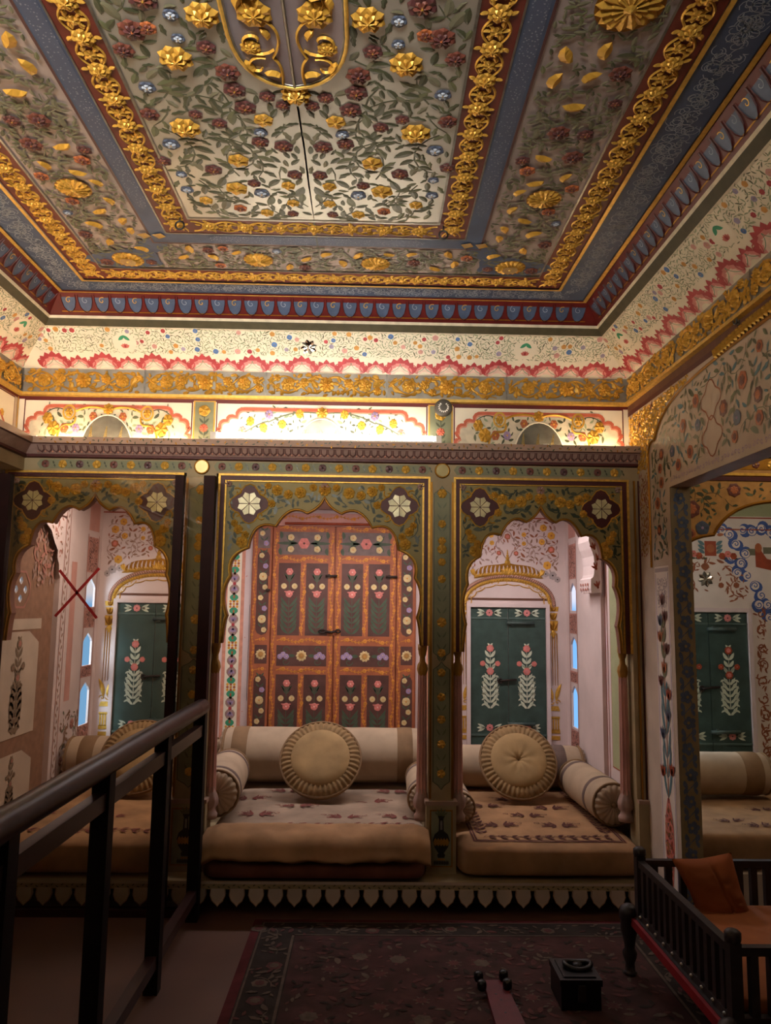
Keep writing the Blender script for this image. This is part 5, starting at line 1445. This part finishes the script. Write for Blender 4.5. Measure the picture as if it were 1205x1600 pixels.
t = thing('folded_sheet', 'plain tan sheet folded along the front edge of the middle mattress', 'sheet', (MID, 3.52, .30))
b = B(); rows = []
NX, NV = 80, 18
prof = [(3.645, .322), (3.61, .329), (3.57, .332), (3.53, .330), (3.49, .322), (3.465, .308), (3.448, .290), (3.440, .268), (3.437, .248), (3.437, .240), (3.446, .234), (3.470, .232)]
for i in range(NX+1):
    u = i/NX; x = -.708+.99*u; r_ = []
    for k, (y, z) in enumerate(prof):
        w = .014*noise.noise(Vector((x*7, y*20, z*34+3)))+.009*noise.noise(Vector((x*19, y*26, z*30+7)))
        g_ = .018*math.exp(-((k-9)/1.5)**2)*(1+.5*noise.noise(Vector((x*6, 0, 3))))
        ed = .02*(max(0, .06-u)+max(0, u-.94))/.06
        droop = -.012*noise.noise(Vector((x*3.1, 5, 1)))-.006
        r_.append(b.p(x, y-g_+w*.5+(.012*noise.noise(Vector((x*4, 2, 2))) if k == 0 else 0), z+w*(1 if k > 1 else .3)+(droop if k > 6 else 0)-ed))
    rows.append(r_)
for i in range(NX):
    for k in range(len(prof)-1): b.face((rows[i][k], rows[i+1][k], rows[i+1][k+1], rows[i][k+1]), 'mattress_tan', True)
o = b.build('folded_cloth', t); sm_ = o.modifiers.new('thickness', 'SOLIDIFY'); sm_.thickness = .007; sm_.offset = -1; ss = o.modifiers.new('smooth', 'SUBSURF'); ss.levels = 1; ss.render_levels = 1

R0, R1 = .410, 1.222
t = thing('bordered_mattress', 'tan mattress with a dark red embroidered border on the right platform', 'mattress', (.81, 4.2, PZ))
def emb(b):
    x0, x1, y0, y1 = R0+.075, R1-.06, 3.56, 4.72
    for q in (0, .012): b.vine([(x0+q+(x1-x0-2*q)*i/20, y0+q) for i in range(21)], .008, 'embroidery_dark', .003); b.vine([(x0+q, y0+q+(y1-y0)*i/20) for i in range(21)], .008, 'embroidery_dark', .003); b.vine([(x1-q, y0+q+(y1-y0)*i/20) for i in range(21)], .008, 'embroidery_dark', .003)
    bordervine(b, x0+.05, y0+.055, x1-.05, y0+.055, 'embroidery_dark'); bordervine(b, x0+.05, y0+.1, x0+.05, y1, 'embroidery_dark'); bordervine(b, x1-.05, y0+.1, x1-.05, y1, 'embroidery_dark')
    for u, v in ((.64, 3.80), (.92, 3.80), (.80, 3.97), (.62, 4.15), (.95, 4.12), (.78, 4.3)): sprig(b, u, v, .125, 'embroidery_dark')
o, top = softbox('pad', R0, R1, 3.49, 4.95, PZ, .285, 'mattress_tan', t, .32, .12, .006, 5, 5, emb=emb)
L0, L1 = XL+.02, -.886
t = thing('shadowed_mattress', 'tan mattress behind the glass screen and the dark railing', 'mattress', (-1.28, 4.2, PZ))
o, top = softbox('pad', L0, L1, 3.49, 4.95, PZ, .30, 'mattress_tan', t, .32, .12, .007, 5, 8, emb=lambda b: (bordervine(b, L0+.08, 3.62, L1-.08, 3.62, 'embroidery'), [sprig(b, u, v, .085, 'embroidery') for u, v in ((-1.55, 3.9), (-1.2, 3.85), (-1.35, 4.2), (-1.0, 4.1))]))

def bolster(label, p0, p1, r, bands=(.16, .84), bm_='bolster_band', bw=.075, m='bolster', zoff=0, cat='bolster'):
    p0, p1 = Vector(p0), Vector(p1); ax = (p1-p0).normalized(); L_ = (p1-p0).length
    t = thing('bolster', label, cat, (p0.x/2+p1.x/2, p0.y/2+p1.y/2, p0.z-r), 'bolsters on the platforms')
    sd = int(L_*1000+p0.x*77)
    def mod(rr, tt, a, i): return (rr*(1+.014*noise.noise(Vector((tt*5, a*1.2, sd)))+.010*noise.noise(Vector((tt*14, cos(a)*3, sin(a)*3+sd)))), 0)
    b = B(); pr = [(r*.90, .0), (r*.97, .018), (r, .045)]+[(r*(1+.012*sin(pi*k/14)), .045+(L_-.09)*k/14) for k in range(1, 14)]+[(r, L_-.045), (r*.97, L_-.018), (r*.90, L_)]
    b.lathe(pr, m, p0, ax, 40, mod); b.build('body', t)
    for f_ in bands:
        b = B(); w = bw; b.lathe([(r*1.004, L_*f_-w/2), (r*1.020, L_*f_-w/2+.002), (r*1.024, L_*f_), (r*1.020, L_*f_+w/2-.002), (r*1.004, L_*f_+w/2)], bm_, p0, ax, 40, mod); b.build('band', t)
    for e, s in ((0, -1), (L_, 1)):
        pl_ = lambda rr, tt, a, i: (rr*(1+.02*cos(18*a)), .006*cos(18*a)*s*(1 if i == 1 else .5))
        b = B(); b.lathe([(r*.90, e), (r*.86, e+s*.012), (r*.55, e+s*.02), (r*.12, e+s*.010), (0, e+s*.006)], m, p0, ax, 72, pl_); b.lathe([(r*.13, e+s*.008), (r*.12, e+s*.022), (r*.06, e+s*.028), (0, e+s*.029)], 'piping', p0, ax, 16); b.build('gathered_end', t)
        b = B(); e1 = ax.orthogonal().normalized(); e2 = ax.cross(e1); c = p0+ax*(e+ -s*.004)
        b.tube([c+e1*r*.955*cos(a)+e2*r*.955*sin(a) for a in [2*pi*i/36 for i in range(36)]], .007, 'piping', 6, closed=True); b.build('piping', t)
    return t
bolster('large cream bolster with two tan bands lying below the orange door', (-.80, 4.50, .475), (.325, 4.50, .475), .148, (.085, .90), bw=.085)
bolster('cream bolster lying below the right-hand green shutters, grey-brown band at its right', (.40, 4.57, .406), (1.232, 4.57, .406), .117, (.10, .83), 'bolster_grey', .09)
bolster('dim cream bolster below the green shutters behind the glass screen', (-1.69, 4.57, .43), (-.86, 4.57, .43), .122, (.14, .85), bw=.085)
bolster('cream bolster with two grey bands slanting along the right alcove wall', (1.172, 3.76, .392), (1.150, 4.34, .392), .100, (.24, .88), 'bolster_grey', .035)
bolster('short cream bolster at the left end of the middle mattress, next to the rail post', (-.700, 3.74, .434), (-.735, 4.28, .434), .108, (.12, .85), 'bolster_grey', .04)
bolster('narrow cream bolster behind the vase pier at the right end of the middle mattress', (.275, 3.80, .402), (.290, 4.30, .402), .076, (.14, .86), 'bolster_grey', .04)
bolster('narrow cream bolster behind the vase pier on the left edge of the bordered mattress', (.447, 3.78, .366), (.440, 4.38, .366), .072, (.14, .86), 'bolster_grey', .04)
bolster('dim bolster lying in the alcove beyond the right-hand doorway', (1.45, 4.26, .440), (2.155, 4.26, .440), .11, (.86,), bw=.10)

def round_cushion(label, c, r, d, tilt, button, yaw=0.):
    """a boxed round cushion leaning back: face disc, pleated rim, piping"""
    c = Vector(c); ax = Vector((sin(yaw), -cos(yaw)*cos(tilt), sin(tilt))).normalized()
    t = thing('round_cushion', label, 'cushion', (c.x, c.y, c.z-r), 'round cushions leaning on the bolsters')
    h = d/2
    face = [(r*.74, h*1.0), (r*.70, h*1.22), (r*.5, h*1.42), (r*.25, h*1.44)]+([(r*.10, h*1.30), (r*.04, h*.95), (0, h*.85)] if button else [(0, h*1.42)])
    b = B(); b.lathe(face, 'cushion', c, ax, 48, lambda rr, tt, a, i: (rr, .003*noise.noise(Vector((cos(a)*rr*18, sin(a)*rr*18, 1)))+(.002*cos(9*a) if button and 2 < i < 5 else 0))); b.build('face_panel', t)
    pl_ = lambda rr, tt, a, i: (rr*(1+.013*cos(44*a)*(1 if i in (1, 2) else .3)), .004*cos(44*a))
    b = B(); b.lathe([(r*.73, h*1.02), (r*.84, h*1.0), (r*.95, h*.72), (r, h*.45)], 'cushion_rim', c, ax, 176, pl_); b.build('pleated_rim', t)
    b = B(); b.lathe([(r, h*.45), (r*1.0, h*.1), (r*.99, -h*.4), (r*.94, -h*.9), (r*.7, -h*1.15), (0, -h*1.2)], 'cushion', c, ax, 48); b.build('back_panel', t)
    e1 = ax.orthogonal().normalized(); e2 = ax.cross(e1)
    b = B(); q = c+ax*h*.45
    b.tube([q+(e1*cos(a)+e2*sin(a))*r*(1.005+.006*sin(60*a)) for a in [2*pi*i/120 for i in range(120)]], .007, 'piping', 6, closed=True); b.build('piping', t)
    if button:
        b = B(); b.lathe([(.0001, h*.95), (.011, h*.90), (.013, h*.86), (0, h*.82)][::-1], 'piping', c, ax, 14); b.build('button', t)
    return t
round_cushion('round tan cushion with a plain face leaning on the bolster below the orange door', (-.240, 4.165, .506), .208, .08, radians(37), False)
round_cushion('round tan cushion with a sunken button leaning on the bolster below the right green shutters', (.822, 4.30, .478), .205, .08, radians(33), True)
round_cushion('dim round cushion partly hidden by the railing behind the glass screen', (-1.22, 4.28, .49), .20, .08, radians(33), False)
round_cushion('round cushion cut off at the frame edge beyond the right-hand doorway', (2.47, 4.25, .50), .19, .08, .28, False)
t = thing('plain_mattress', 'tan mattress with dark red sprigs seen through the right-hand doorway', 'mattress', (2.2, 4.0, .14))
o, top = softbox('pad', 1.39, 3.1, 3.60, 4.52, .14, .315, 'mattress_tan', t, .32, .1, .008, 5, 12, emb=lambda b: [sprig(b, u, v, .085, 'embroidery_dark') for u, v in ((1.62, 4.05), (2.0, 4.0), (1.75, 3.8), (2.2, 4.1), (1.85, 3.72))])

# ================================================================== glass screen in front of the left arch
GY = 3.45
t = thing('glass_screen', 'glass screen with a red taped cross in dark posts in front of the left arch', 'screen', (-1.15, GY, 0))
def post(x0, x1, z0, z1, m='screen_wood', y0=GY-.02, y1=GY+.02):
    b = B(); b.box(x0, x1, y0, y1, z0, z1, m); b.build('post', t)
post(-1.665, -1.615, 0, 1.88); post(-.880, -.842, 0, 1.885); post(-.752, -.702, 0, 1.885)
b = B(); b.box(-1.62, -.752, GY-.004, GY+.004, .02, 1.88, 'screen_glass'); b.build('glass_pane', t)
b = B(); b.box(-1.665, -.702, GY-.02, GY+.02, .0, .03, 'screen_wood'); b.build('bottom_rail', t)
b = B(lambda u, v, h: (u, GY-.006-h, v))
X_ = [P(*q, y=GY) for q in ((156, 888), (87, 963), (94, 891), (152, 966))]
for p_, q_ in ((0, 1), (2, 3)):
    d = (X_[q_]-X_[p_]).normalized(); n_ = Vector((-d.z, 0, d.x))*.0062
    b.extrude([(v.x, v.z) for v in (X_[p_]+n_, X_[q_]+n_, X_[q_]-n_, X_[p_]-n_)], 0, .001, 'tape_red')
b.build('tape_cross', t)

# ================================================================== railing running towards the camera
RX = -.716
t = thing('railing', 'dark brown wooden railing with a round handrail running from the glass screen', 'railing', (RX, 2.2, 0))
b = B()
n = 26; b.tube([(RX+.002*noise.noise(Vector((i*.4, 0, 0))), 3.428-4.13*i/n, .868+.002*noise.noise(Vector((i*.5, 3, 0)))) for i in range(n+1)], .034, 'rail_wood', 14, sc=[1+.05*noise.noise(Vector((i*.7, 7, 0))) for i in range(n+1)]); b.build('handrail', t)
b = B(); b.box(RX-.016, RX+.016, -.7, 3.425, .752, .797, 'rail_wood'); b.build('middle_rail', t)
b = B(); b.box(RX-.018, RX+.018, -.7, 3.425, .085, .125, 'rail_wood'); b.build('bottom_rail', t)
for y in (3.405, 2.80, 2.19, 1.60, 1.0, .4, -.2):
    b = B(); b.box(RX-.024, RX+.024, y-.024, y+.024, 0, .845, 'post_dark'); b.build('post', t)

# ================================================================== carpet
CX0, CX1, CY0, CY1 = -.455, 1.24, -.6, 3.40
t = thing('carpet', 'dark red patterned carpet with a grey-brown floral border on the stone floor', 'carpet', (.4, 1.4, 0))
b = B(lambda u, v, h: (u, v, .008+h))
b.box(CX0, CX1, CY0, CY1, -.008, 0, 'carpet_edge')
b.rect(CX0+.035, CY0, CX1-.035, CY1-.03, 'carpet_border', .0012); b.rect(CX0+.185, CY0, CX1-.185, CY1-.165, 'carpet_red', .0024)
for k in (.175, .045):
    for q in (0, 1): pass
b.rect(CX0+.170, CY0, CX0+.180, CY1-.155, 'carpet_motif', .003); b.rect(CX1-.180, CY0, CX1-.170, CY1-.155, 'carpet_motif', .003); b.rect(CX0+.17, CY1-.162, CX1-.17, CY1-.155, 'carpet_motif', .003)
b.rect(CX0+.04, CY0, CX0+.047, CY1-.035, 'carpet_motif', .003); b.rect(CX0+.04, CY1-.042, CX1-.04, CY1-.035, 'carpet_motif', .003)
CM = FL(7, 'carpet_motif', 'carpet_motif_red', 'carpet_motif', 0.0005); CR = FL(6, 'carpet_motif_red', 'carpet_motif', 'carpet_border', .0005)
bd = lambda u, v: (CX0+.055 < u < CX0+.165 and v < CY1-.05) or (CX1-.165 < u < CX1-.055) or (CY1-.15 < v < CY1-.05)
vinefill(b, bd, (CX0, 2.0, CX1, CY1), 201, .05, ['carpet_motif', 'carpet_motif_red', 'carpet_motif'], 'carpet_motif', 200, 6, (), [(26, .032, CM), (14, .03, CR)], .003, 0, .42, .1, .3, single=300)
fd = lambda u, v: CX0+.2 < u < CX1-.2 and v < CY1-.18
vinefill(b, fd, (CX0, 2.0, CX1, CY1), 202, .05, ['carpet_border', 'carpet_motif', 'carpet_motif_red'], 'carpet_border', 90, 6, (), [(26, .035, CM), (10, .05, CR)], .0035, 0, .42, .08, .3, single=160)
b.build('carpet_pile', t)

# ================================================================== toy board and iron box on the carpet
CZ = .0105
t = thing('toy_board', 'long red board with four black knobs at its far end, on the carpet', 'toy', (.47, 2.6, CZ))
b = B(); a0, a1 = P(755, 1530, z=CZ+.02), P(787, 1528, z=CZ+.02); c0, c1 = P(775, 1600, z=CZ+.02), P(834, 1600, z=CZ+.02)
far = .47
pl_ = [(a0.x, a0.y), (a1.x, a0.y), (c1.x+.006, 2.05), (c0.x-.004, 2.05)]
b.extrude(pl_, CZ, CZ+.018, 'toy_red'); bo = b.build('board', t)
for px, py in ((758, 1554), (783, 1562), (808, 1571), (790, 1582), (815, 1582), (775, 1553), (800, 1552)):
    q = P(px, py, z=CZ+.018); b = B(); b.lathe([(0, 0), (.0035, .0004), (.0045, .0)], 'black', (q.x, q.y, CZ+.0183), (0, 0, 1), 10); b.build('peg_hole', bo)
for px, py in ((748, 1533), (787, 1531), (753, 1547), (793, 1545)):
    q = P(px, py, z=CZ+.018)
    b = B(); b.lathe([(.010, 0), (.015, .004), (.0165, .016), (.015, .028), (.008, .033), (0, .034)], 'black', (q.x, q.y, CZ+.017), (0, 0, 1), 16); b.build('knob', t)
fl_, fr_ = P(878, 1580, z=CZ), P(940, 1579, z=CZ)
yb0 = (fl_.y+fr_.y)/2; bx0, bx1 = fl_.x, fr_.x; bh = .095; yb1 = yb0+.15
t = thing('iron_box', 'black iron box with a ring handle on its lid, on the carpet by the bed', 'box', ((bx0+bx1)/2, yb0+.07, CZ))
b = B(); b.box(bx0, bx1, yb0, yb1, CZ, CZ+bh-.02, 'black_metal'); b.build('body', t)
b = B(); b.box(bx0-.004, bx1+.004, yb0-.004, yb1+.004, CZ+bh-.02, CZ+bh, 'black_metal'); b.box(bx0+.012, bx1-.012, yb0+.012, yb1-.012, CZ+bh, CZ+bh+.004, 'black_metal'); ld = b.build('lid', t)
b = B(); xm = (bx0+bx1)/2+.01; ym = yb0+.08
b.tube([(xm+.045*cos(a), ym+.03*sin(a), CZ+bh+.012+.004*cos(2*a)) for a in [2*pi*i/20 for i in range(20)]], .008, 'black', 8, closed=True); b.lathe([(.018, 0), (.016, .012), (.006, .016), (0, .016)], 'black_metal', (xm, ym, CZ+bh+.003), (0, 0, 1), 14); b.build('handle', ld)
b = B(); b.box((bx0+bx1)/2-.012, (bx0+bx1)/2+.012, yb0-.012, yb0, CZ+.03, CZ+.08, 'iron'); b.build('hasp', t)

# ================================================================== low wooden bed with turned legs and railings
BX0, BX1, BY0, BY1 = .968, 1.78, 2.145, 2.905
t = thing('daybed', 'low dark wooden daybed with slatted rails standing in the right-hand doorway', 'bed', (1.37, 2.5, 0))
ZR0, ZR1, ZF = .232, .415, .205
def leg(x, y):
    b = B()
    b.lathe([(0, .0125), (.020, .0125), (.024, .018), (.018, .022), (.016, .05), (.024, .07), (.026, .085), (.018, .10), (.022, .13), (.030, .16), (.030, .195), (.034, .20), (.034, .225), (.028, .24), (.012, .25), (0, .252)], 'bed_wood', (x, y, 0), (0, 0, 1), 18); b.build('leg', t)
for x, y in ((BX0-.01, BY1+.015), (BX0-.01, BY0-.015), (BX1+.01, BY1+.015), (BX1+.01, BY0-.015)): leg(x, y)
b = B(); b.box(BX0, BX1, BY0, BY1, ZF-.022, ZF+.012, 'bed_wood'); b.build('bed_frame', t)
def corner(x, y):
    b = B(); b.box(x-.016, x+.016, y-.016, y+.016, ZF, ZR1+.012, 'bed_wood'); b.lathe([(.019, ZR1+.010), (.022, ZR1+.018), (.022, ZR1+.035), (.014, ZR1+.042), (0, ZR1+.043)], 'bed_wood', (x, y, 0), (0, 0, 1), 12); b.build('corner_post', t)
cx0, cx1, cy0, cy1 = BX0+.022, BX1-.022, BY0+.022, BY1-.022
for x in (cx0, cx1):
    for y in (cy0, cy1): corner(x, y)
def rail(p, q, nm='top_rail'):
    (x0, y0), (x1, y1) = p, q; al = abs(x1-x0) > abs(y1-y0)
    w = .012
    for za, zb, nn in ((ZR1-.022, ZR1, 'top_rail'), (ZF+.012, ZF+.034, 'lower_rail')):
        b = B(); b.box(min(x0, x1)-(0 if al else w), max(x0, x1)+(0 if al else w), min(y0, y1)-(w if al else 0), max(y0, y1)+(w if al else 0), za, zb, 'bed_wood'); b.build(nn, t)
    n = round(hypot(x1-x0, y1-y0)/.052)
    for k in range(1, n):
        u = k/n; x, y = x0+(x1-x0)*u, y0+(y1-y0)*u
        b = B(); b.box(x-.011, x+.011, y-.011, y+.011, ZF+.03, ZR1-.02, 'bed_wood'); b.build('baluster', t)
rail((cx0, cy0), (cx0, cy1)); rail((cx0, cy0), (cx1, cy0)); rail((cx0, cy1), (cx1, cy1))
b = B(); b.box(BX0-.012, BX0+.0, BY0+.03, BY1-.01, ZF-.020, ZF+.008, 'bed_red'); b.build('red_side_strip', t)
b = B()
for k in range(10): b.lathe([(.007, 0), (.006, .005), (0, .007)], 'silver_leaf', (cx0-.012, BY0+.06+k*.072, ZF+.022), (-1, 0, 0), 8)
b.build('stud', t)
t = thing('bed_mattress', 'flat orange mattress inside the rails of the dark wooden bed', 'mattress', (1.37, 2.5, ZF))
softbox('pad', cx0+.02, cx1-.02, cy0+.02, cy1-.02, ZF+.012, ZF+.075, 'orange_light', t, .4, .15, .005, 9, 21)
t = thing('orange_pillow', 'square rust-orange pillow propped against the far rail of the bed', 'pillow', (1.30, 2.82, .28))
b = B(); NU = 28; rows2 = []
pcs = [P(*q, y=2.80) for q in ((1053, 1345), (1147, 1335), (1178, 1440), (1098, 1446))]
for side in (1, -1):
    rows2 = []
    for i in range(NU+1):
        r_ = []
        for k in range(NU+1):
            u, v = i/NU, k/NU
            q = (pcs[0]*(1-u)*(1-v)+pcs[1]*u*(1-v)+pcs[2]*u*v+pcs[3]*(1-u)*v)
            pin = .02*(sin(pi*u)*(abs(v-.5)*2)**3); 
            e = (max(0, 1-abs(2*u-1)**2.6)*max(0, 1-abs(2*v-1)**2.6))**.55
            seam = .012*math.exp(-((u-.56-.06*v)/.018)**2)*(1 if side > 0 else 0)
            wr_ = .004*noise.noise(Vector((u*5, v*16, side)))*e
            r_.append(b.p(q.x+(u-.5)*-.02*(1-abs(2*v-1)), q.y+.035*(1-v)*.6-side*(.055*e-seam*e)-wr_, q.z+(.5-v)*-.02*(1-abs(2*u-1))))
        rows2.append(r_)
    for i in range(NU):
        for k in range(NU): b.face((rows2[i][k], rows2[i+1][k], rows2[i+1][k+1], rows2[i][k+1]), 'orange_cloth', True)
b.build('pillow_cover', t)

# ================================================================== lamps resting on the cornice
def tube_lamp(name, label, p0, p1, m, r=.014, batten=True):
    p0, p1 = Vector(p0), Vector(p1); c = (p0+p1)/2
    t = thing(name, label, 'lamp', (c.x, c.y, ZT), 'tube lamps on the cornice')
    b = B(); d = (p1-p0).normalized(); b.tube([p0+d*.02, p1-d*.02], r, m, 10); b.build('lit_tube', t)
    if batten:
        b = B(); n_ = Vector((-d.y, d.x, 0))*.02
        q0, q1 = p0, p1
        lo, hi = (min(q0.x, q1.x)-abs(n_.x), min(q0.y, q1.y)-abs(n_.y)), (max(q0.x, q1.x)+abs(n_.x), max(q0.y, q1.y)+abs(n_.y))
        b.box(lo[0], hi[0], lo[1], hi[1], ZT, p0.z-r-.002, 'white_paint'); b.build('batten', t)
    for e in (p0, p1):
        b = B(); b.box(e.x-.014, e.x+.014, e.y-.014, e.y+.014, ZT, p0.z+r, 'white_paint'); b.build('end_cap', t)
tube_lamp('tube_lamp', 'bright white tube lamp lying on the cornice above the wide arch', (-.76, 3.64, ZT+.040), (.325, 3.64, ZT+.040), 'tube_light')
tube_lamp('strip_lamp', 'warm strip lamp behind the cornice above the glass screen', (-1.62, 3.655, ZT+.014), (-.80, 3.655, ZT+.014), 'warm_light', .010, False)
tube_lamp('strip_lamp', 'warm strip lamp behind the cornice above the right arch', (.85, 3.655, ZT+.014), (1.25, 3.655, ZT+.014), 'warm_light', .010, False)
tube_lamp('strip_lamp', 'warm strip lamp behind the cornice along the left wall', (XL+.06, 3.45, ZT+.014), (XL+.06, 1.0, ZT+.014), 'warm_light', .010, False)
# ================================================================== light and camera
def area(name, loc, rot, sx, sy, energy, col):
    l = bpy.data.lights.new(name, 'AREA'); l.shape = 'RECTANGLE'; l.size = sx; l.size_y = sy; l.energy = energy; l.color = col
    o = bpy.data.objects.new(name, l); C.objects.link(o); o.location = loc; o.rotation_euler = rot; return o
w = bpy.data.worlds.new('sky'); bpy.context.scene.world = w; w.use_nodes = True
bg = w.node_tree.nodes['Background']; bg.inputs['Strength'].default_value = 1.0
N, L = w.node_tree.nodes, w.node_tree.links
tc = N.new('ShaderNodeTexCoord'); sx_ = N.new('ShaderNodeSeparateXYZ'); rp = N.new('ShaderNodeValToRGB')
L.new(tc.outputs['Generated'], sx_.inputs[0]); L.new(sx_.outputs['Z'], rp.inputs['Fac'])
rp.color_ramp.elements[0].position = 0; rp.color_ramp.elements[0].color = (.20, .48, .95, 1); rp.color_ramp.elements[1].position = .014; rp.color_ramp.elements[1].color = (.72, .74, .92, 1)
L.new(rp.outputs['Color'], bg.inputs['Color'])
# unseen fill lights added under the alcove ceiling, hidden behind the arches
for x, e in ((MID, 7), (.66, 6), (-1.28, 5.5)):
    area('alcove_fill', (x, 4.22, ZA-.012), (radians(6), 0, 0), .7, .12, e, (1, .89, .89))
# daylight through the slit windows
area('daylight_right', (XR+.35, 4.45, 1.1), (radians(90), 0, radians(40)), .3, .9, 14, (.5, .72, 1))
area('daylight_left', (XL-.35, 4.45, 1.1), (radians(90), 0, radians(-40)), .3, .9, 14, (.5, .72, 1))
# added fill lights without fixtures: in the room beyond, and behind the camera
area('fill_beyond', (2.1, 3.1, 2.38), (0, 0, 0), .6, .3, 4, (1, .78, .55))
area('fill_beyond_alcove', (2.2, 3.78, 1.98), (radians(20), 0, 0), .8, .1, 1.6, (1, .82, .66))
area('fill_entrance', (XC-.5, -1.1, 2.2), (radians(107), 0, 0), 1.6, .3, 27, (1, .92, .82)).data.spread = radians(62)
cd = bpy.data.cameras.new('camera'); cam = bpy.data.objects.new('camera', cd); C.objects.link(cam)
cd.sensor_fit = 'HORIZONTAL'; cd.sensor_width = 36; cd.lens = 36*F_PX/1205
M3 = Matrix((rt, up, -fw)).transposed()
cam.matrix_world = Matrix.Translation((0, 0, HC)) @ M3.to_4x4()
cd.clip_start = .05
sc = bpy.context.scene; sc.camera = cam
sc.view_settings.view_transform = 'Standard'; sc.view_settings.look = 'None'; sc.view_settings.gamma = 1; sc.view_settings.exposure = 0.2
sc.view_settings.use_curve_mapping = False
